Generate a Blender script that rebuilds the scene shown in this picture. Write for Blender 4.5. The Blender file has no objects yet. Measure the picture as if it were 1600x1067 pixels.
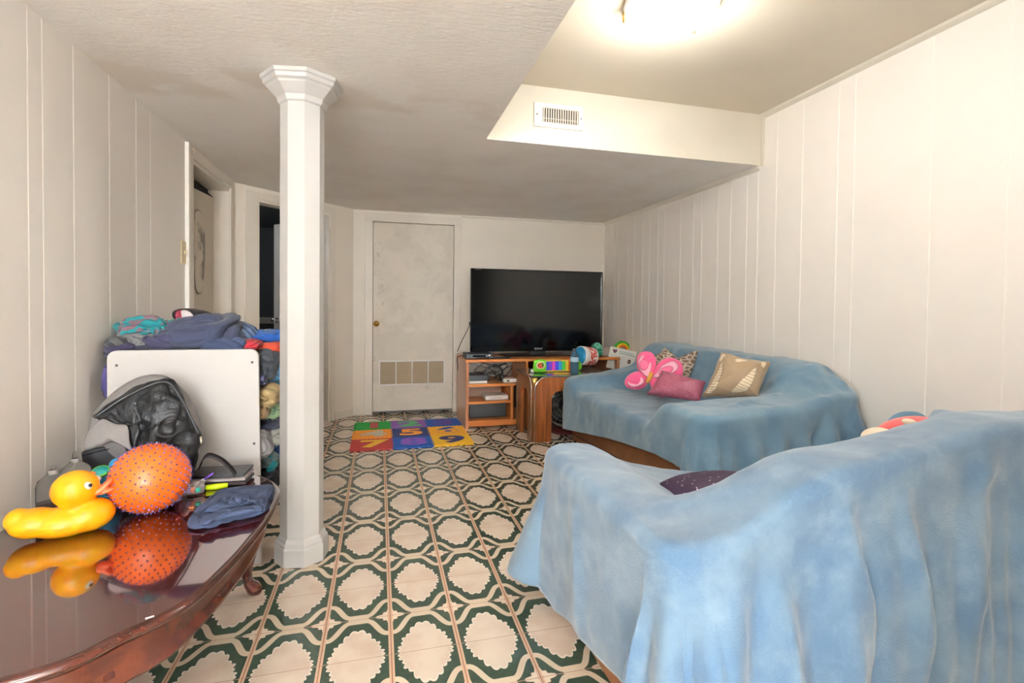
import bpy, bmesh, math, random
import numpy as np
from mathutils import Vector, Matrix, noise
random.seed(7); noise.seed_set(7)
def nvec(q): return Vector((noise.noise(q), noise.noise(q+Vector((31.4, 7.7, 2.1))), noise.noise(q+Vector((-5.3, 17.9, 44.2)))))
PI = math.pi
scn = bpy.context.scene
COL = scn.collection
# ------------------------------------------------------------------ camera
YAW, PITCH, ROLL, FPX, PPY, CAMZ = 0.25766849, 0.01954722, 0.01001729, 788.107, 495.4736, 1.15
_r = np.array([math.cos(YAW), -math.sin(YAW), 0.])
_f = np.array([math.sin(YAW)*math.cos(PITCH), math.cos(YAW)*math.cos(PITCH), -math.sin(PITCH)])
_u = np.cross(_r, _f)
CR = _r*math.cos(ROLL)+_u*math.sin(ROLL)
CU = -_r*math.sin(ROLL)+_u*math.cos(ROLL)
cam = bpy.data.cameras.new('camera')
camo = bpy.data.objects.new('camera', cam); COL.objects.link(camo)
m = Matrix.Identity(4)
for i in range(3):
    m[i][0], m[i][1], m[i][2] = CR[i], CU[i], -_f[i]
m[2][3] = CAMZ
camo.matrix_world = m
cam.sensor_width = 36; cam.lens = FPX/1600*36; cam.shift_y = (PPY-533.5)/1600; cam.clip_start = 0.02
scn.camera = camo
# ------------------------------------------------------------------ world, exposure
scn.view_settings.view_transform = 'Standard'; scn.view_settings.look = 'None'
scn.view_settings.exposure = 1.03; scn.view_settings.gamma = 1; scn.view_settings.use_curve_mapping = False
w = bpy.data.worlds.new('world'); scn.world = w; w.use_nodes = True
w.node_tree.nodes['Background'].inputs[0].default_value = (1, .95, .88, 1)
w.node_tree.nodes['Background'].inputs[1].default_value = 0.05
try:
    scn.cycles.max_bounces = 14; scn.cycles.diffuse_bounces = 10; scn.cycles.use_denoising = True
    scn.cycles.sample_clamp_indirect = 6
except Exception: pass
LAMPS_AND_FILLS = [((1.24, 2.00, 2.40), 11.5, (1.0, .985, .95)), ((-.25, -.75, 2.08), 3, (1.0, .97, .93)), ((-.80, -.45, 1.87), 84, (.91, .965, 1.0))]   # raised-ceiling dome; unseen fill lights added: rear dome, torchere bowl
for i, (p, e, c) in enumerate(LAMPS_AND_FILLS):
    l = bpy.data.lights.new('lamp_or_fill_light', 'POINT'); l.energy = e; l.color = c; l.shadow_soft_size = .10
    o = bpy.data.objects.new('lamp_or_fill_light', l); o.location = (p[0], p[1], p[2]-.10); COL.objects.link(o)

wl = bpy.data.lights.new('window_fill_light', 'AREA'); wl.shape = 'RECTANGLE'; wl.size = 1.3; wl.size_y = 1.05; wl.energy = 780; wl.color = (.92, .965, 1.0)   # added fill light set before the made-up rear window
wo = bpy.data.objects.new('window_fill_light', wl); wo.location = (-.35, -4.96, 1.42); wo.rotation_euler = (PI/2, 0, PI); COL.objects.link(wo)
rl = bpy.data.lights.new('room_fill_light', 'POINT'); rl.energy = 9; rl.shadow_soft_size = .15; rl.color = (.9, .95, 1)   # fill light without a fixture, added to brighten the room past the diagonal wall
ro = bpy.data.objects.new('room_fill_light', rl); ro.location = (-2.3, 5.6, 1.9); COL.objects.link(ro)

def ray(u, v): return CR*(u-800)/FPX-CU*(v-PPY)/FPX+_f
def at(u, v, x=None, y=None, z=None):
    d = ray(u, v)
    i, val = (0, x) if x is not None else (1, y) if y is not None else (2, z)
    t = (val-(CAMZ if i == 2 else 0))/d[i]
    return Vector((d[0]*t, d[1]*t, CAMZ+d[2]*t))
def on_plane(u, v, p0, n):
    d = Vector(ray(u, v)); c = Vector((0, 0, CAMZ)); n = Vector(n)
    return c+d*((Vector(p0)-c).dot(n)/d.dot(n))

# ------------------------------------------------------------------ node helper
class X:
    def __init__(s, nt, sock): s.nt = nt; s.s = sock
    def op(s, o, b=None, c=None, swap=False):
        n = s.nt.nodes.new('ShaderNodeMath'); n.operation = o
        a = [s, b, c]
        if swap: a = [b, s, c]
        for i, q in enumerate(a):
            if q is None: continue
            if isinstance(q, X): s.nt.links.new(q.s, n.inputs[i])
            else: n.inputs[i].default_value = q
        return X(s.nt, n.outputs[0])
    def __add__(s, b): return s.op('ADD', b)
    def __radd__(s, b): return s.op('ADD', b)
    def __sub__(s, b): return s.op('SUBTRACT', b)
    def __rsub__(s, b): return s.op('SUBTRACT', b, swap=True)
    def __mul__(s, b): return s.op('MULTIPLY', b)
    def __rmul__(s, b): return s.op('MULTIPLY', b)
    def __truediv__(s, b): return s.op('DIVIDE', b)
    def __pow__(s, b): return s.op('POWER', b)
    def lt(s, b): return s.op('LESS_THAN', b)
    def gt(s, b): return s.op('GREATER_THAN', b)
    def abs(s): return s.op('ABSOLUTE')
    def sin(s): return s.op('SINE')
    def cos(s): return s.op('COSINE')
    def fr(s): return s.op('FRACT')
    def mn(s, b): return s.op('MINIMUM', b)
    def mx(s, b): return s.op('MAXIMUM', b)
    def step(s, a, b):   # smooth map a..b -> 0..1
        n = s.nt.nodes.new('ShaderNodeMapRange'); n.interpolation_type = 'SMOOTHSTEP'
        s.nt.links.new(s.s, n.inputs[0]); n.inputs[1].default_value = a; n.inputs[2].default_value = b
        return X(s.nt, n.outputs[0])
def rgb(c): return (c[0], c[1], c[2], 1)
def S(r, g, b):   # sRGB 0-255 to linear
    return tuple(((v/255)/12.92 if v/255 <= .04045 else ((v/255+.055)/1.055)**2.4) for v in (r, g, b))
class Mat:
    def __init__(s, name, base=(.8, .8, .8), rough=.6, **kw):
        s.m = bpy.data.materials.new(name); s.m.use_nodes = True; s.nt = s.m.node_tree
        s.b = s.nt.nodes['Principled BSDF']
        s.b.inputs['Base Color'].default_value = rgb(base); s.b.inputs['Roughness'].default_value = rough
        for k, v in kw.items():
            k = {'metal': 'Metallic', 'spec': 'Specular IOR Level', 'coat': 'Coat Weight', 'coatr': 'Coat Roughness', 'sheen': 'Sheen Weight',
                 'trans': 'Transmission Weight', 'ior': 'IOR', 'alpha': 'Alpha', 'emis': 'Emission Strength', 'emc': 'Emission Color', 'sss': 'Subsurface Weight'}[k]
            s.b.inputs[k].default_value = v if k != 'Emission Color' else rgb(v)
        if 'sheen' in kw: s.b.inputs['Sheen Roughness'].default_value = .5
    def coord(s, kind='Object'):
        n = s.nt.nodes.new('ShaderNodeTexCoord'); return n.outputs[kind]
    def world(s):
        n = s.nt.nodes.new('ShaderNodeNewGeometry'); return n.outputs['Position']
    def sep(s, v):
        n = s.nt.nodes.new('ShaderNodeSeparateXYZ'); s.nt.links.new(v, n.inputs[0]); return [X(s.nt, n.outputs[i]) for i in range(3)]
    def mapping(s, v, scale=(1, 1, 1), rot=(0, 0, 0)):
        n = s.nt.nodes.new('ShaderNodeMapping'); s.nt.links.new(v, n.inputs[0]); n.inputs['Scale'].default_value = scale; n.inputs['Rotation'].default_value = rot
        return n.outputs[0]
    def noise(s, scale=5, detail=4, vec=None, rough=.5, dist=0):
        n = s.nt.nodes.new('ShaderNodeTexNoise'); n.inputs['Scale'].default_value = scale; n.inputs['Detail'].default_value = detail
        n.inputs['Roughness'].default_value = rough; n.inputs['Distortion'].default_value = dist
        s.nt.links.new(vec if vec is not None else s.coord(), n.inputs['Vector']); return X(s.nt, n.outputs[0])
    def voro(s, scale=5, vec=None, feature='F1'):
        n = s.nt.nodes.new('ShaderNodeTexVoronoi'); n.feature = feature; n.inputs['Scale'].default_value = scale
        s.nt.links.new(vec if vec is not None else s.coord(), n.inputs['Vector']); return n
    def mix(s, f, a, b):
        n = s.nt.nodes.new('ShaderNodeMix'); n.data_type = 'RGBA'
        if isinstance(f, X): s.nt.links.new(f.s, n.inputs[0])
        else: n.inputs[0].default_value = f
        for i, q in ((6, a), (7, b)):
            if isinstance(q, tuple): n.inputs[i].default_value = rgb(q)
            else: s.nt.links.new(q, n.inputs[i])
        return n.outputs[2]
    def color(s, c): s.nt.links.new(c, s.b.inputs['Base Color']); return s
    def rough(s, x): s.nt.links.new(x.s, s.b.inputs['Roughness']); return s
    def bump(s, h, strength=.3, dist=.01):
        n = s.nt.nodes.new('ShaderNodeBump'); n.inputs['Strength'].default_value = strength; n.inputs['Distance'].default_value = dist
        s.nt.links.new(h.s, n.inputs['Height']); s.nt.links.new(n.outputs[0], s.b.inputs['Normal']); return s

def flat(name, c, rough=.6, **kw): return Mat(name, c, rough, **kw).m
# --- materials
def paint(name, c, mott=.05, scale=2.5, bscale=60, bstr=.06, rough=.45):
    M = Mat(name, c, rough); n = M.noise(scale, 5, M.world(), .6)
    d = tuple(v*(1-mott*3) for v in c)
    M.color(M.mix(n.step(.4, .75), c, d)); M.bump(M.noise(bscale, 3, M.world()), bstr, .003); return M.m
WALL = paint('wall_paint', S(241, 236, 230), .010)
WALLB = paint('wall_paint_back', S(241, 234, 223), .012)
GROOVE = flat('groove_paint', S(246, 243, 236), .5)
TRIM = paint('trim_paint', S(236, 229, 218), .02, rough=.35)
WHITEP = paint('column_paint', S(196, 194, 191), .015, 4, 40, .03, .4)
HIGHC = paint('high_ceiling_paint', S(212, 203, 186), .02, 1.5)
SOFF = paint('soffit_paint', S(218, 212, 198), .02)
def mk_ceiling():
    M = Mat('ceiling_stucco', S(222, 212, 200), .8)
    p = M.world(); a = M.noise(28, 5, M.mapping(p, (.6, 2.2, 1)), .65, .6); x, y, z = M.sep(p)
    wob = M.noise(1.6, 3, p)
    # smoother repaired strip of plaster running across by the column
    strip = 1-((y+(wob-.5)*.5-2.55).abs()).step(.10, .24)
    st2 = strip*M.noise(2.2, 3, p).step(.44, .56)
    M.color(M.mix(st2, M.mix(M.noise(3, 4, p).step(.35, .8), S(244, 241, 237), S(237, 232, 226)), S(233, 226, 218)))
    M.bump(a*(1-st2*.8), .35, .010); return M.m
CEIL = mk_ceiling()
def mk_floor():
    M = Mat('floor_tiles', (.8, .7, .6), .22); p = M.world(); x, y, z = M.sep(p)
    W, P = .2235, .4345
    u = ((x-.045)/W+40).fr(); v = ((y-1.905)/P+40).fr()
    us = u-.5; vs = v-.5                      # from medallion centre
    uc = us.abs()*-1+.5; vc = vs.abs()*-1+.5  # distance from the nearest flower (0..0.5)
    cx = (u*(2*PI)).cos()*.5+.5               # 1 on the long line, 0 between
    s1 = uc.step(.05, .37); slp = s1*(1-s1)*4
    wv = (1-s1)*.195+.036
    dv = (vc-wv)/(slp*1.0+1)
    band = dv.abs().lt(.026)
    green_ring = dv.gt(.026)
    # medallion with a scalloped edge
    ang = (vs*P).op('ARCTAN2', us*W)
    mu = (us.abs()/.42)**1.3; mv = (vs.abs()/.385)**1.3
    r = (mu+mv)**.769
    sc = ((ang*14).sin().abs()*-1+.6)*.10+(ang*4).cos()*.02+(ang*12).cos()*.035
    med = (r+sc).lt(.93); rim = (r+sc).lt(.985)
    # flower
    fx = uc*W; fy = vc*P; fr = (fx*fx+fy*fy)**.5; fa = fy.op('ARCTAN2', fx)
    pet = (fa*8).cos()*.006+(fa*4).cos()*.009+.037
    flower = fr.lt(pet); frim = fr.lt(pet+.0035); heart = fr.lt(.011)
    leafgap = (dv*-1).gt(.026)
    pale = (dv*-1).gt(.026)*(uc.gt(.34))     # bands touch midway
    cream, beige, green = S(226, 208, 190), S(221, 203, 180), S(47, 66, 52)
    n = M.noise(9, 4, p)
    cr = M.mix(n.step(.35, .7), S(231, 215, 198), S(218, 196, 178))
    gr = M.mix(M.noise(60, 3, p), S(38, 58, 46), S(72, 86, 70))
    c = M.mix(band, gr, beige)
    c = M.mix(pale, c, beige)
    c = M.mix(rim*green_ring, c, S(240, 230, 216)); c = M.mix(med*green_ring, c, cr)
    c = M.mix(frim*leafgap, c, S(96, 84, 68)); c = M.mix(flower*leafgap, c, S(233, 216, 196)); c = M.mix(heart, c, S(206, 150, 128))
    # long border lines and thin cross joints
    c = M.mix(fx.lt(.0085), c, S(222, 188, 160)); c = M.mix((fx-.0048).abs().lt(.0007), c, S(200, 158, 132))
    g1 = fx.lt(.0016)
    g2 = (vc.mn(vs.abs())*P).lt(.0014)
    c = M.mix(g2, c, S(176, 140, 120)); c = M.mix(g1, c, S(128, 82, 62))
    M.color(c)
    g = g1.mx(g2)
    M.rough(g*.5+.20+M.noise(6, 3, p)*.1); M.bump(1-g, .4, .002); return M.m
FLOOR = mk_floor()
def mk_blanket(name, c1, c2, c3):
    M = Mat(name, c1, .95, sheen=.4); M.b.inputs['Sheen Roughness'].default_value = .5; p = M.coord()
    a = M.noise(3.2, 5, p, .55, .5); b = M.noise(9, 5, p, .6, .3)
    c = M.mix(a.step(.36, .66), c1, c2); c = M.mix(b.step(.45, .75)*.4, c, c3)
    M.color(c); M.bump(M.noise(260, 3, p)+b*1.5, .35, .004); return M.m
BLANK1 = mk_blanket('blue_fleece', S(110, 136, 158), S(83, 112, 140), S(142, 164, 182))
BLANK2 = mk_blanket('blue_fleece_faded', S(116, 148, 168), S(94, 129, 154), S(138, 163, 178))
def mk_wood(name, c1, c2, scale=14, rough=.3, coat=.2, axis=2, st=9):
    M = Mat(name, c1, rough, coat=coat); sc = [st, st, st]; sc[axis] = .7
    p = M.mapping(M.coord(), tuple(sc)); a = M.noise(scale/6, 6, p, .6, .6); b = M.noise(scale*3, 3, p)
    c = M.mix((a+b*.25).step(.35, .85), c1, c2); M.color(c); return M.m
CHERRY = mk_wood('cherry_lacquer', S(70, 30, 20), S(48, 21, 14), rough=.16, coat=.4, axis=0)
CHERRYL = mk_wood('cherry_panel', S(90, 42, 26), S(62, 28, 18), rough=.26, coat=.2, axis=0)
CHTOP = Mat('cherry_top', S(62, 17, 15), .07, coat=1.0, coatr=.03); CHTOP.b.inputs['Coat IOR'].default_value = 1.72
CHTOP.b.inputs['Specular IOR Level'].default_value = .9; CHTOP = CHTOP.m
OAK = mk_wood('orange_wood', S(208, 132, 66), S(180, 106, 48), axis=0, rough=.35)
OAKS = mk_wood('orange_wood_side', S(190, 136, 100), S(166, 110, 76), axis=2, rough=.28)
WALN = mk_wood('walnut_veneer', S(170, 98, 48), S(104, 54, 24), axis=2, rough=.3, st=14)
BLACK = flat('black_plastic', S(22, 22, 24), .35)
GLOSSB = flat('glossy_black', S(9, 9, 11), .12)
SCREEN = flat('screen_glass', S(5, 6, 8), .10, spec=.45, coat=.15)
CHROME = flat('chrome', (.8, .8, .8), .15, metal=1)
GOLD = flat('brass', S(212, 170, 90), .22, metal=1)
WHITE = flat('white_plastic', S(236, 234, 232), .35)
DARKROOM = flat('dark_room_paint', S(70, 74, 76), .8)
CREAMP = flat('cream_plastic', S(222, 206, 168), .4)
LEATHER = Mat('brown_suede', S(140, 92, 56), .75); LEATHER.color(LEATHER.mix(LEATHER.noise(8, 4), S(150, 99, 60), S(104, 64, 38))); LEATHER = LEATHER.m

# ------------------------------------------------------------------ object helpers
def link(o, parent=None):
    COL.objects.link(o)
    if parent is not None:
        o.parent = parent
        o.matrix_parent_inverse = Matrix.Translation(-parent.location) if False else Matrix.Identity(4)
        if parent.type == 'EMPTY' or True:
            # geometry is written in world space: subtract the chain of parent locations
            off = Vector((0, 0, 0)); q = parent
            while q is not None: off += q.location; q = q.parent
            if 'local' not in o: o.location = o.location-off
    return o
def tag(o, label, cat=None, group=None, kind=None):
    if label: o['label'] = label
    if cat: o['category'] = cat
    if group: o['group'] = group
    if kind: o['kind'] = kind
    return o
def thing(name, loc, label, cat, group=None):
    o = bpy.data.objects.new(name, None); o.empty_display_size = .05; o.location = loc; COL.objects.link(o); return tag(o, label, cat, group)
def mesh(name, verts, faces, mat, parent=None, smooth=True, mats=None, fm=None, label=None):
    me = bpy.data.meshes.new(name); me.from_pydata([tuple(v) for v in verts], [], faces); me.update()
    bm = bmesh.new(); bm.from_mesh(me); bmesh.ops.recalc_face_normals(bm, faces=bm.faces); bm.to_mesh(me); bm.free()
    for q in (mats or [mat]): me.materials.append(q)
    if fm: me.polygons.foreach_set('material_index', fm)
    if smooth: me.polygons.foreach_set('use_smooth', [True]*len(me.polygons))
    o = bpy.data.objects.new(name, me); link(o, parent)
    if label: o['label'] = label
    return o
def bmobj(name, bm, mat, parent=None, smooth=False, bevel=0, seg=2, mats=None, label=None):
    me = bpy.data.meshes.new(name); bmesh.ops.recalc_face_normals(bm, faces=bm.faces); bm.to_mesh(me); bm.free()
    for q in (mats or [mat]): me.materials.append(q)
    if smooth: me.polygons.foreach_set('use_smooth', [True]*len(me.polygons))
    o = bpy.data.objects.new(name, me); link(o, parent)
    if bevel:
        b = o.modifiers.new('bevel', 'BEVEL'); b.width = bevel; b.segments = seg; b.limit_method = 'ANGLE'; b.angle_limit = .6
    if label: o['label'] = label
    return o
def bx(bm, a, b, mi=0, rot=0, piv=None):
    x0, y0, z0 = a; x1, y1, z1 = b
    vs = [bm.verts.new(c) for c in ((x0, y0, z0), (x1, y0, z0), (x1, y1, z0), (x0, y1, z0), (x0, y0, z1), (x1, y0, z1), (x1, y1, z1), (x0, y1, z1))]
    for f in ((0, 3, 2, 1), (4, 5, 6, 7), (0, 1, 5, 4), (1, 2, 6, 5), (2, 3, 7, 6), (3, 0, 4, 7)):
        bm.faces.new([vs[i] for i in f]).material_index = mi
    if rot:
        pv = Vector(piv) if piv is not None else Vector(((x0+x1)/2, (y0+y1)/2, 0))
        bmesh.ops.rotate(bm, verts=vs, cent=pv, matrix=Matrix.Rotation(rot, 3, 'Z'))
    return vs
def box(name, a, b, mat, parent=None, bevel=0, rot=0, piv=None, label=None, seg=2):
    bm = bmesh.new(); bx(bm, a, b, 0, rot, piv); return bmobj(name, bm, mat, parent, False, bevel, seg, label=label)
def prism(name, pts, z0, z1, mat, parent=None, bevel=0, axis='z', label=None, seg=2):
    """extrude 2D outline; axis z: (x,y) ; axis y: (x,z) from y=z0..z1 ; axis x: (y,z)"""
    bm = bmesh.new()
    def mk(p, h): return (p[0], p[1], h) if axis == 'z' else (p[0], h, p[1]) if axis == 'y' else (h, p[0], p[1])
    A = [bm.verts.new(mk(p, z0)) for p in pts]; B = [bm.verts.new(mk(p, z1)) for p in pts]
    bm.faces.new(A); bm.faces.new(B[::-1]); n = len(pts)
    for i in range(n): bm.faces.new((A[i], B[i], B[(i+1) % n], A[(i+1) % n]))
    return bmobj(name, bm, mat, parent, False, bevel, seg, label=label)
def lathe(name, prof, c, mat, parent=None, seg=32, axis=(0, 0, 1), label=None, smooth=True, mats=None, mfun=None):
    q = Vector((0, 0, 1)).rotation_difference(Vector(axis).normalized())
    V, F, FM = [], [], []
    for r, h in prof:
        for k in range(seg):
            a = 2*PI*k/seg; V.append(Vector(c)+q @ Vector((r*math.cos(a), r*math.sin(a), h)))
    for i in range(len(prof)-1):
        for k in range(seg):
            F.append((i*seg+k, i*seg+(k+1) % seg, (i+1)*seg+(k+1) % seg, (i+1)*seg+k)); FM.append(mfun(i) if mfun else 0)
    return mesh(name, V, F, mat, parent, smooth, mats, FM if mfun else None, label)
def tube_geo(pts, rad, seg=8, closed=False):
    pts = [Vector(p) for p in pts]; n = len(pts); V, F = [], []
    rr = rad if isinstance(rad, (list, tuple)) else [rad]*n
    prev = None
    for i, p in enumerate(pts):
        t = (pts[(i+1) % n] if (closed or i < n-1) else p)-(pts[i-1] if (closed or i > 0) else p)
        t.normalize()
        if prev is None: prev = t.orthogonal().normalized()
        prev = (prev-t*prev.dot(t)).normalized(); b = t.cross(prev)
        for k in range(seg):
            a = 2*PI*k/seg; V.append(p+(prev*math.cos(a)+b*math.sin(a))*rr[i])
    for i in range(n if closed else n-1):
        for k in range(seg):
            j = (i+1) % n; F.append((i*seg+k, i*seg+(k+1) % seg, j*seg+(k+1) % seg, j*seg+k))
    if not closed: F.append(tuple(range(seg))[::-1]); F.append(tuple((n-1)*seg+k for k in range(seg)))
    return V, F
def tube(name, pts, rad, mat, parent=None, seg=8, closed=False, label=None):
    V, F = tube_geo(pts, rad, seg, closed); return mesh(name, V, F, mat, parent, label=label)
def spline(pts, n=8, closed=False):
    P = [Vector(p) for p in pts]; N = len(P); out = []
    rng = range(N) if closed else range(N-1)
    for i in rng:
        g = (lambda k: P[k % N]) if closed else (lambda k: P[max(0, min(N-1, k))])
        p0, p1, p2, p3 = g(i-1), g(i), g(i+1), g(i+2)
        for k in range(n):
            t = k/n; out.append(.5*((2*p1)+(p2-p0)*t+(2*p0-5*p1+4*p2-p3)*t*t+(3*p1-p0-3*p2+p3)*t**3))
    if not closed: out.append(P[-1])
    return out
def ellip_geo(c, r, seg=24, rings=14, rot=None):
    V, F = [], []
    for i in range(rings+1):
        th = PI*i/rings
        for k in range(seg):
            a = 2*PI*k/seg; p = Vector((r[0]*math.sin(th)*math.cos(a), r[1]*math.sin(th)*math.sin(a), r[2]*math.cos(th)))
            if rot: p = rot @ p
            V.append(Vector(c)+p)
    for i in range(rings):
        for k in range(seg): F.append((i*seg+k, i*seg+(k+1) % seg, (i+1)*seg+(k+1) % seg, (i+1)*seg+k))
    return V, F
def ellip(name, c, r, mat, parent=None, rot=None, seg=24, rings=14, label=None):
    V, F = ellip_geo(c, r, seg, rings, rot); return mesh(name, V, F, mat, parent, label=label)
def blob(name, parts, mat, parent=None, voxel=.006, smooth=6, label=None):
    """merge ellipsoids into one continuous skin"""
    V, F = [], []
    for (c, r, rot) in parts:
        v, f = ellip_geo(c, r, 20, 12, rot); b = len(V); V += v; F += [tuple(i+b for i in q) for q in f]
    o = mesh(name, V, F, mat, parent, label=label)
    md = o.modifiers.new('remesh', 'REMESH'); md.mode = 'VOXEL'; md.voxel_size = voxel; md.use_smooth_shade = True
    s = o.modifiers.new('smooth', 'SMOOTH'); s.iterations = smooth; s.factor = .5
    return o
def text_mesh(name, body, size, M4, mat, parent=None, depth=.001, bold=0, xs=1):
    cu = bpy.data.curves.new(name, 'FONT'); cu.body = body; cu.size = size; cu.extrude = depth; cu.align_x = 'CENTER'; cu.align_y = 'CENTER'; cu.offset = bold
    t = bpy.data.objects.new(name, cu); COL.objects.link(t)
    dg = bpy.context.evaluated_depsgraph_get(); me = bpy.data.meshes.new_from_object(t.evaluated_get(dg))
    COL.objects.unlink(t); bpy.data.objects.remove(t)
    me.transform(Matrix.Diagonal((xs, 1, 1, 1))); me.transform(M4); me.materials.clear(); me.materials.append(mat)
    o = bpy.data.objects.new(name, me); link(o, parent); return o
def frame_m(o, xdir, ydir):
    xd = Vector(xdir).normalized(); yd = Vector(ydir); yd = (yd-xd*yd.dot(xd)).normalized(); zd = xd.cross(yd)
    M4 = Matrix.Identity(4)
    for i in range(3): M4[i][0], M4[i][1], M4[i][2], M4[i][3] = xd[i], yd[i], zd[i], o[i]
    return M4
def disp(o, amp, scale, oct=3, ridged=False, seed=0, amp2=0, sc2=1):
    """push the vertices along their normals by fractal noise (wrinkles)"""
    me = o.data; n = [v.normal.copy() for v in me.vertices]
    for v, nn in zip(me.vertices, n):
        p = v.co*scale+Vector((seed*3.7, seed*1.3, seed*7.1)); f = noise.fractal(p, 1, 2, oct)
        if ridged: f = 1-abs(f)*2.2
        d = f*amp
        if amp2: d += noise.noise(v.co*sc2+Vector((seed, 9, 2)))*amp2
        v.co += nn*d
    me.update()
def puff(name, outline, n, T, mat, parent=None, rings=12, power=2.4, back=.6, label=None, wr=.004, wsc=14, seed=0, center=None, sub=1, fold=None):
    """closed pillow over a planar outline (world points); n = outward normal"""
    P = [Vector(p) for p in outline]; c = Vector(center) if center is not None else sum(P, Vector())/len(P); n = Vector(n).normalized()
    V, F = [], []; N = len(P)
    for side in (1, -1):
        for i in range(rings+1):
            t = i/rings; h = T*(1-t**power)**.55*(1 if side > 0 else back)
            for p in P: V.append(c+(p-c)*t+n*h*side)
    R = rings+1
    for s in range(2):
        b = s*R*N
        for i in range(rings):
            for k in range(N):
                q = (b+i*N+k, b+i*N+(k+1) % N, b+(i+1)*N+(k+1) % N, b+(i+1)*N+k); F.append(q if s == 0 else q[::-1])
    me = bpy.data.meshes.new(name); me.from_pydata([tuple(v) for v in V], [], F)
    bm = bmesh.new(); bm.from_mesh(me); bmesh.ops.remove_doubles(bm, verts=bm.verts, dist=1e-5); bmesh.ops.recalc_face_normals(bm, faces=bm.faces); bm.to_mesh(me); bm.free()
    me.materials.append(mat); me.polygons.foreach_set('use_smooth', [True]*len(me.polygons)); me.update()
    o = bpy.data.objects.new(name, me)
    if wr: disp(o, wr, wsc, 3, seed=seed)
    if fold:
        for v, nn_ in [(v, v.normal.copy()) for v in me.vertices]:
            q = v.co*fold[1]+Vector((seed*3, seed*2, 0)); w1 = nvec(q*.6)*1.2; v.co += nn_*(-fold[0]*max(0, 1-abs(noise.noise(q+w1))*4.5)**1.4)
        me.update()
    link(o, parent)
    if sub: s = o.modifiers.new('sub', 'SUBSURF'); s.levels = sub; s.render_levels = sub
    if label: o['label'] = label
    return o
def struct(o): o['kind'] = 'structure'; return o

# ================================================================== ROOM
XL, XR, YB, ZC, ZH, YS, XS = -1.15, 2.568, 5.5, 2.15, 2.50, 2.965, .612   # left/right/back walls, low and high ceiling, soffit
YR = -5.0
struct(mesh('floor', [(XL-2.5, YR, 0), (XR+.1, YR, 0), (XR+.1, YB+.1, 0), (-.25, YB+.1, 0), (-.25, 7.2, 0), (XL-2.5, 7.2, 0)], [(0, 1, 2, 3, 4, 5)], FLOOR, smooth=False))
bm = bmesh.new()
def quad(bm, pts, mi=0):
    f = bm.faces.new([bm.verts.new(p) for p in pts]); f.material_index = mi; return f
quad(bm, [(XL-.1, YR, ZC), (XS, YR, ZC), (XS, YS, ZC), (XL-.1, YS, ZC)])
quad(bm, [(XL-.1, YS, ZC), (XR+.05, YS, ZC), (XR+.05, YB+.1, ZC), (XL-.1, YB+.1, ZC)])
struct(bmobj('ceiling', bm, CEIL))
bm = bmesh.new(); quad(bm, [(XS-.05, YR, ZH), (XR+.05, YR, ZH), (XR+.05, YS+.05, ZH), (XS-.05, YS+.05, ZH)]); struct(bmobj('ceiling', bm, HIGHC))
bm = bmesh.new(); quad(bm, [(XS, YS, ZC), (XR, YS, ZC), (XR, YS, ZH), (XS, YS, ZH)]); struct(bmobj('wall_soffit', bm, SOFF))
bm = bmesh.new(); quad(bm, [(XS, YR, ZC), (XS, YS, ZC), (XS, YS, ZH), (XS, YR, ZH)]); struct(bmobj('wall_soffit', bm, SOFF))

def panel_wall(name, line, z0, z1, grooves, mat, axis='y', face=1, gw=.007, gd=.004, deep_mat=GROOVE):
    """vertical panelling: a plan polyline at constant 'line' with V grooves at given positions"""
    a, b = z0, z1
    bm = bmesh.new(); cuts = []
    lo, hi = grooves[0]
    pts = [(lo, 0, 0)]
    for g in grooves[1]:
        pts += [(g-gw/2, 0, 1), (g, gd, 1), (g+gw/2, 0, 0)]
    pts.append((hi, 0, 0))
    prev = None
    for s, d, mi in pts:
        off = line-face*d
        p = (off, s) if axis == 'y' else (s, off)
        v0 = bm.verts.new((p[0], p[1], a)); v1 = bm.verts.new((p[0], p[1], b))
        if prev: f = bm.faces.new((prev[0], v0, v1, prev[1])); f.material_index = prev[2]
        prev = (v0, v1, mi)
    return struct(bmobj(name, bm, mat, mats=[mat, deep_mat]))
gr = [-2.2, -1.9, -1.5, -1.2, -.9, -.5, -.2, .1, .45, .8, 1.1, 1.3, 1.54, 1.85, 2.26, 2.365, 2.619, 2.832, 2.999, 3.108, 3.281, 3.431, 3.636, 3.75, 3.939, 4.198, 4.31, 4.464, 4.602, 4.775, 4.915, 5.125, 5.22, 5.419]
panel_wall('wall_right', XR, 0, ZH, ((YR, YB+.05), gr), WALL, 'y', -1, gw=.005, gd=.0025)
gl = [-4.6, -4.2, -3.7, -3.2, -2.7, -2.2, -1.9, -1.6, -1.2, -.8, -.5, -.1, .2, .5, .85, 1.2, 1.62, 1.9, 2.075, 2.153, 2.34, 2.608, 2.862, 3.02]
DY0, DY1 = 3.62, 4.45     # left doorway
panel_wall('wall_left', XL, 0, ZC, ((YR, DY0), gl), WALL, 'y', 1, gw=.007, gd=.0025)
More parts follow.
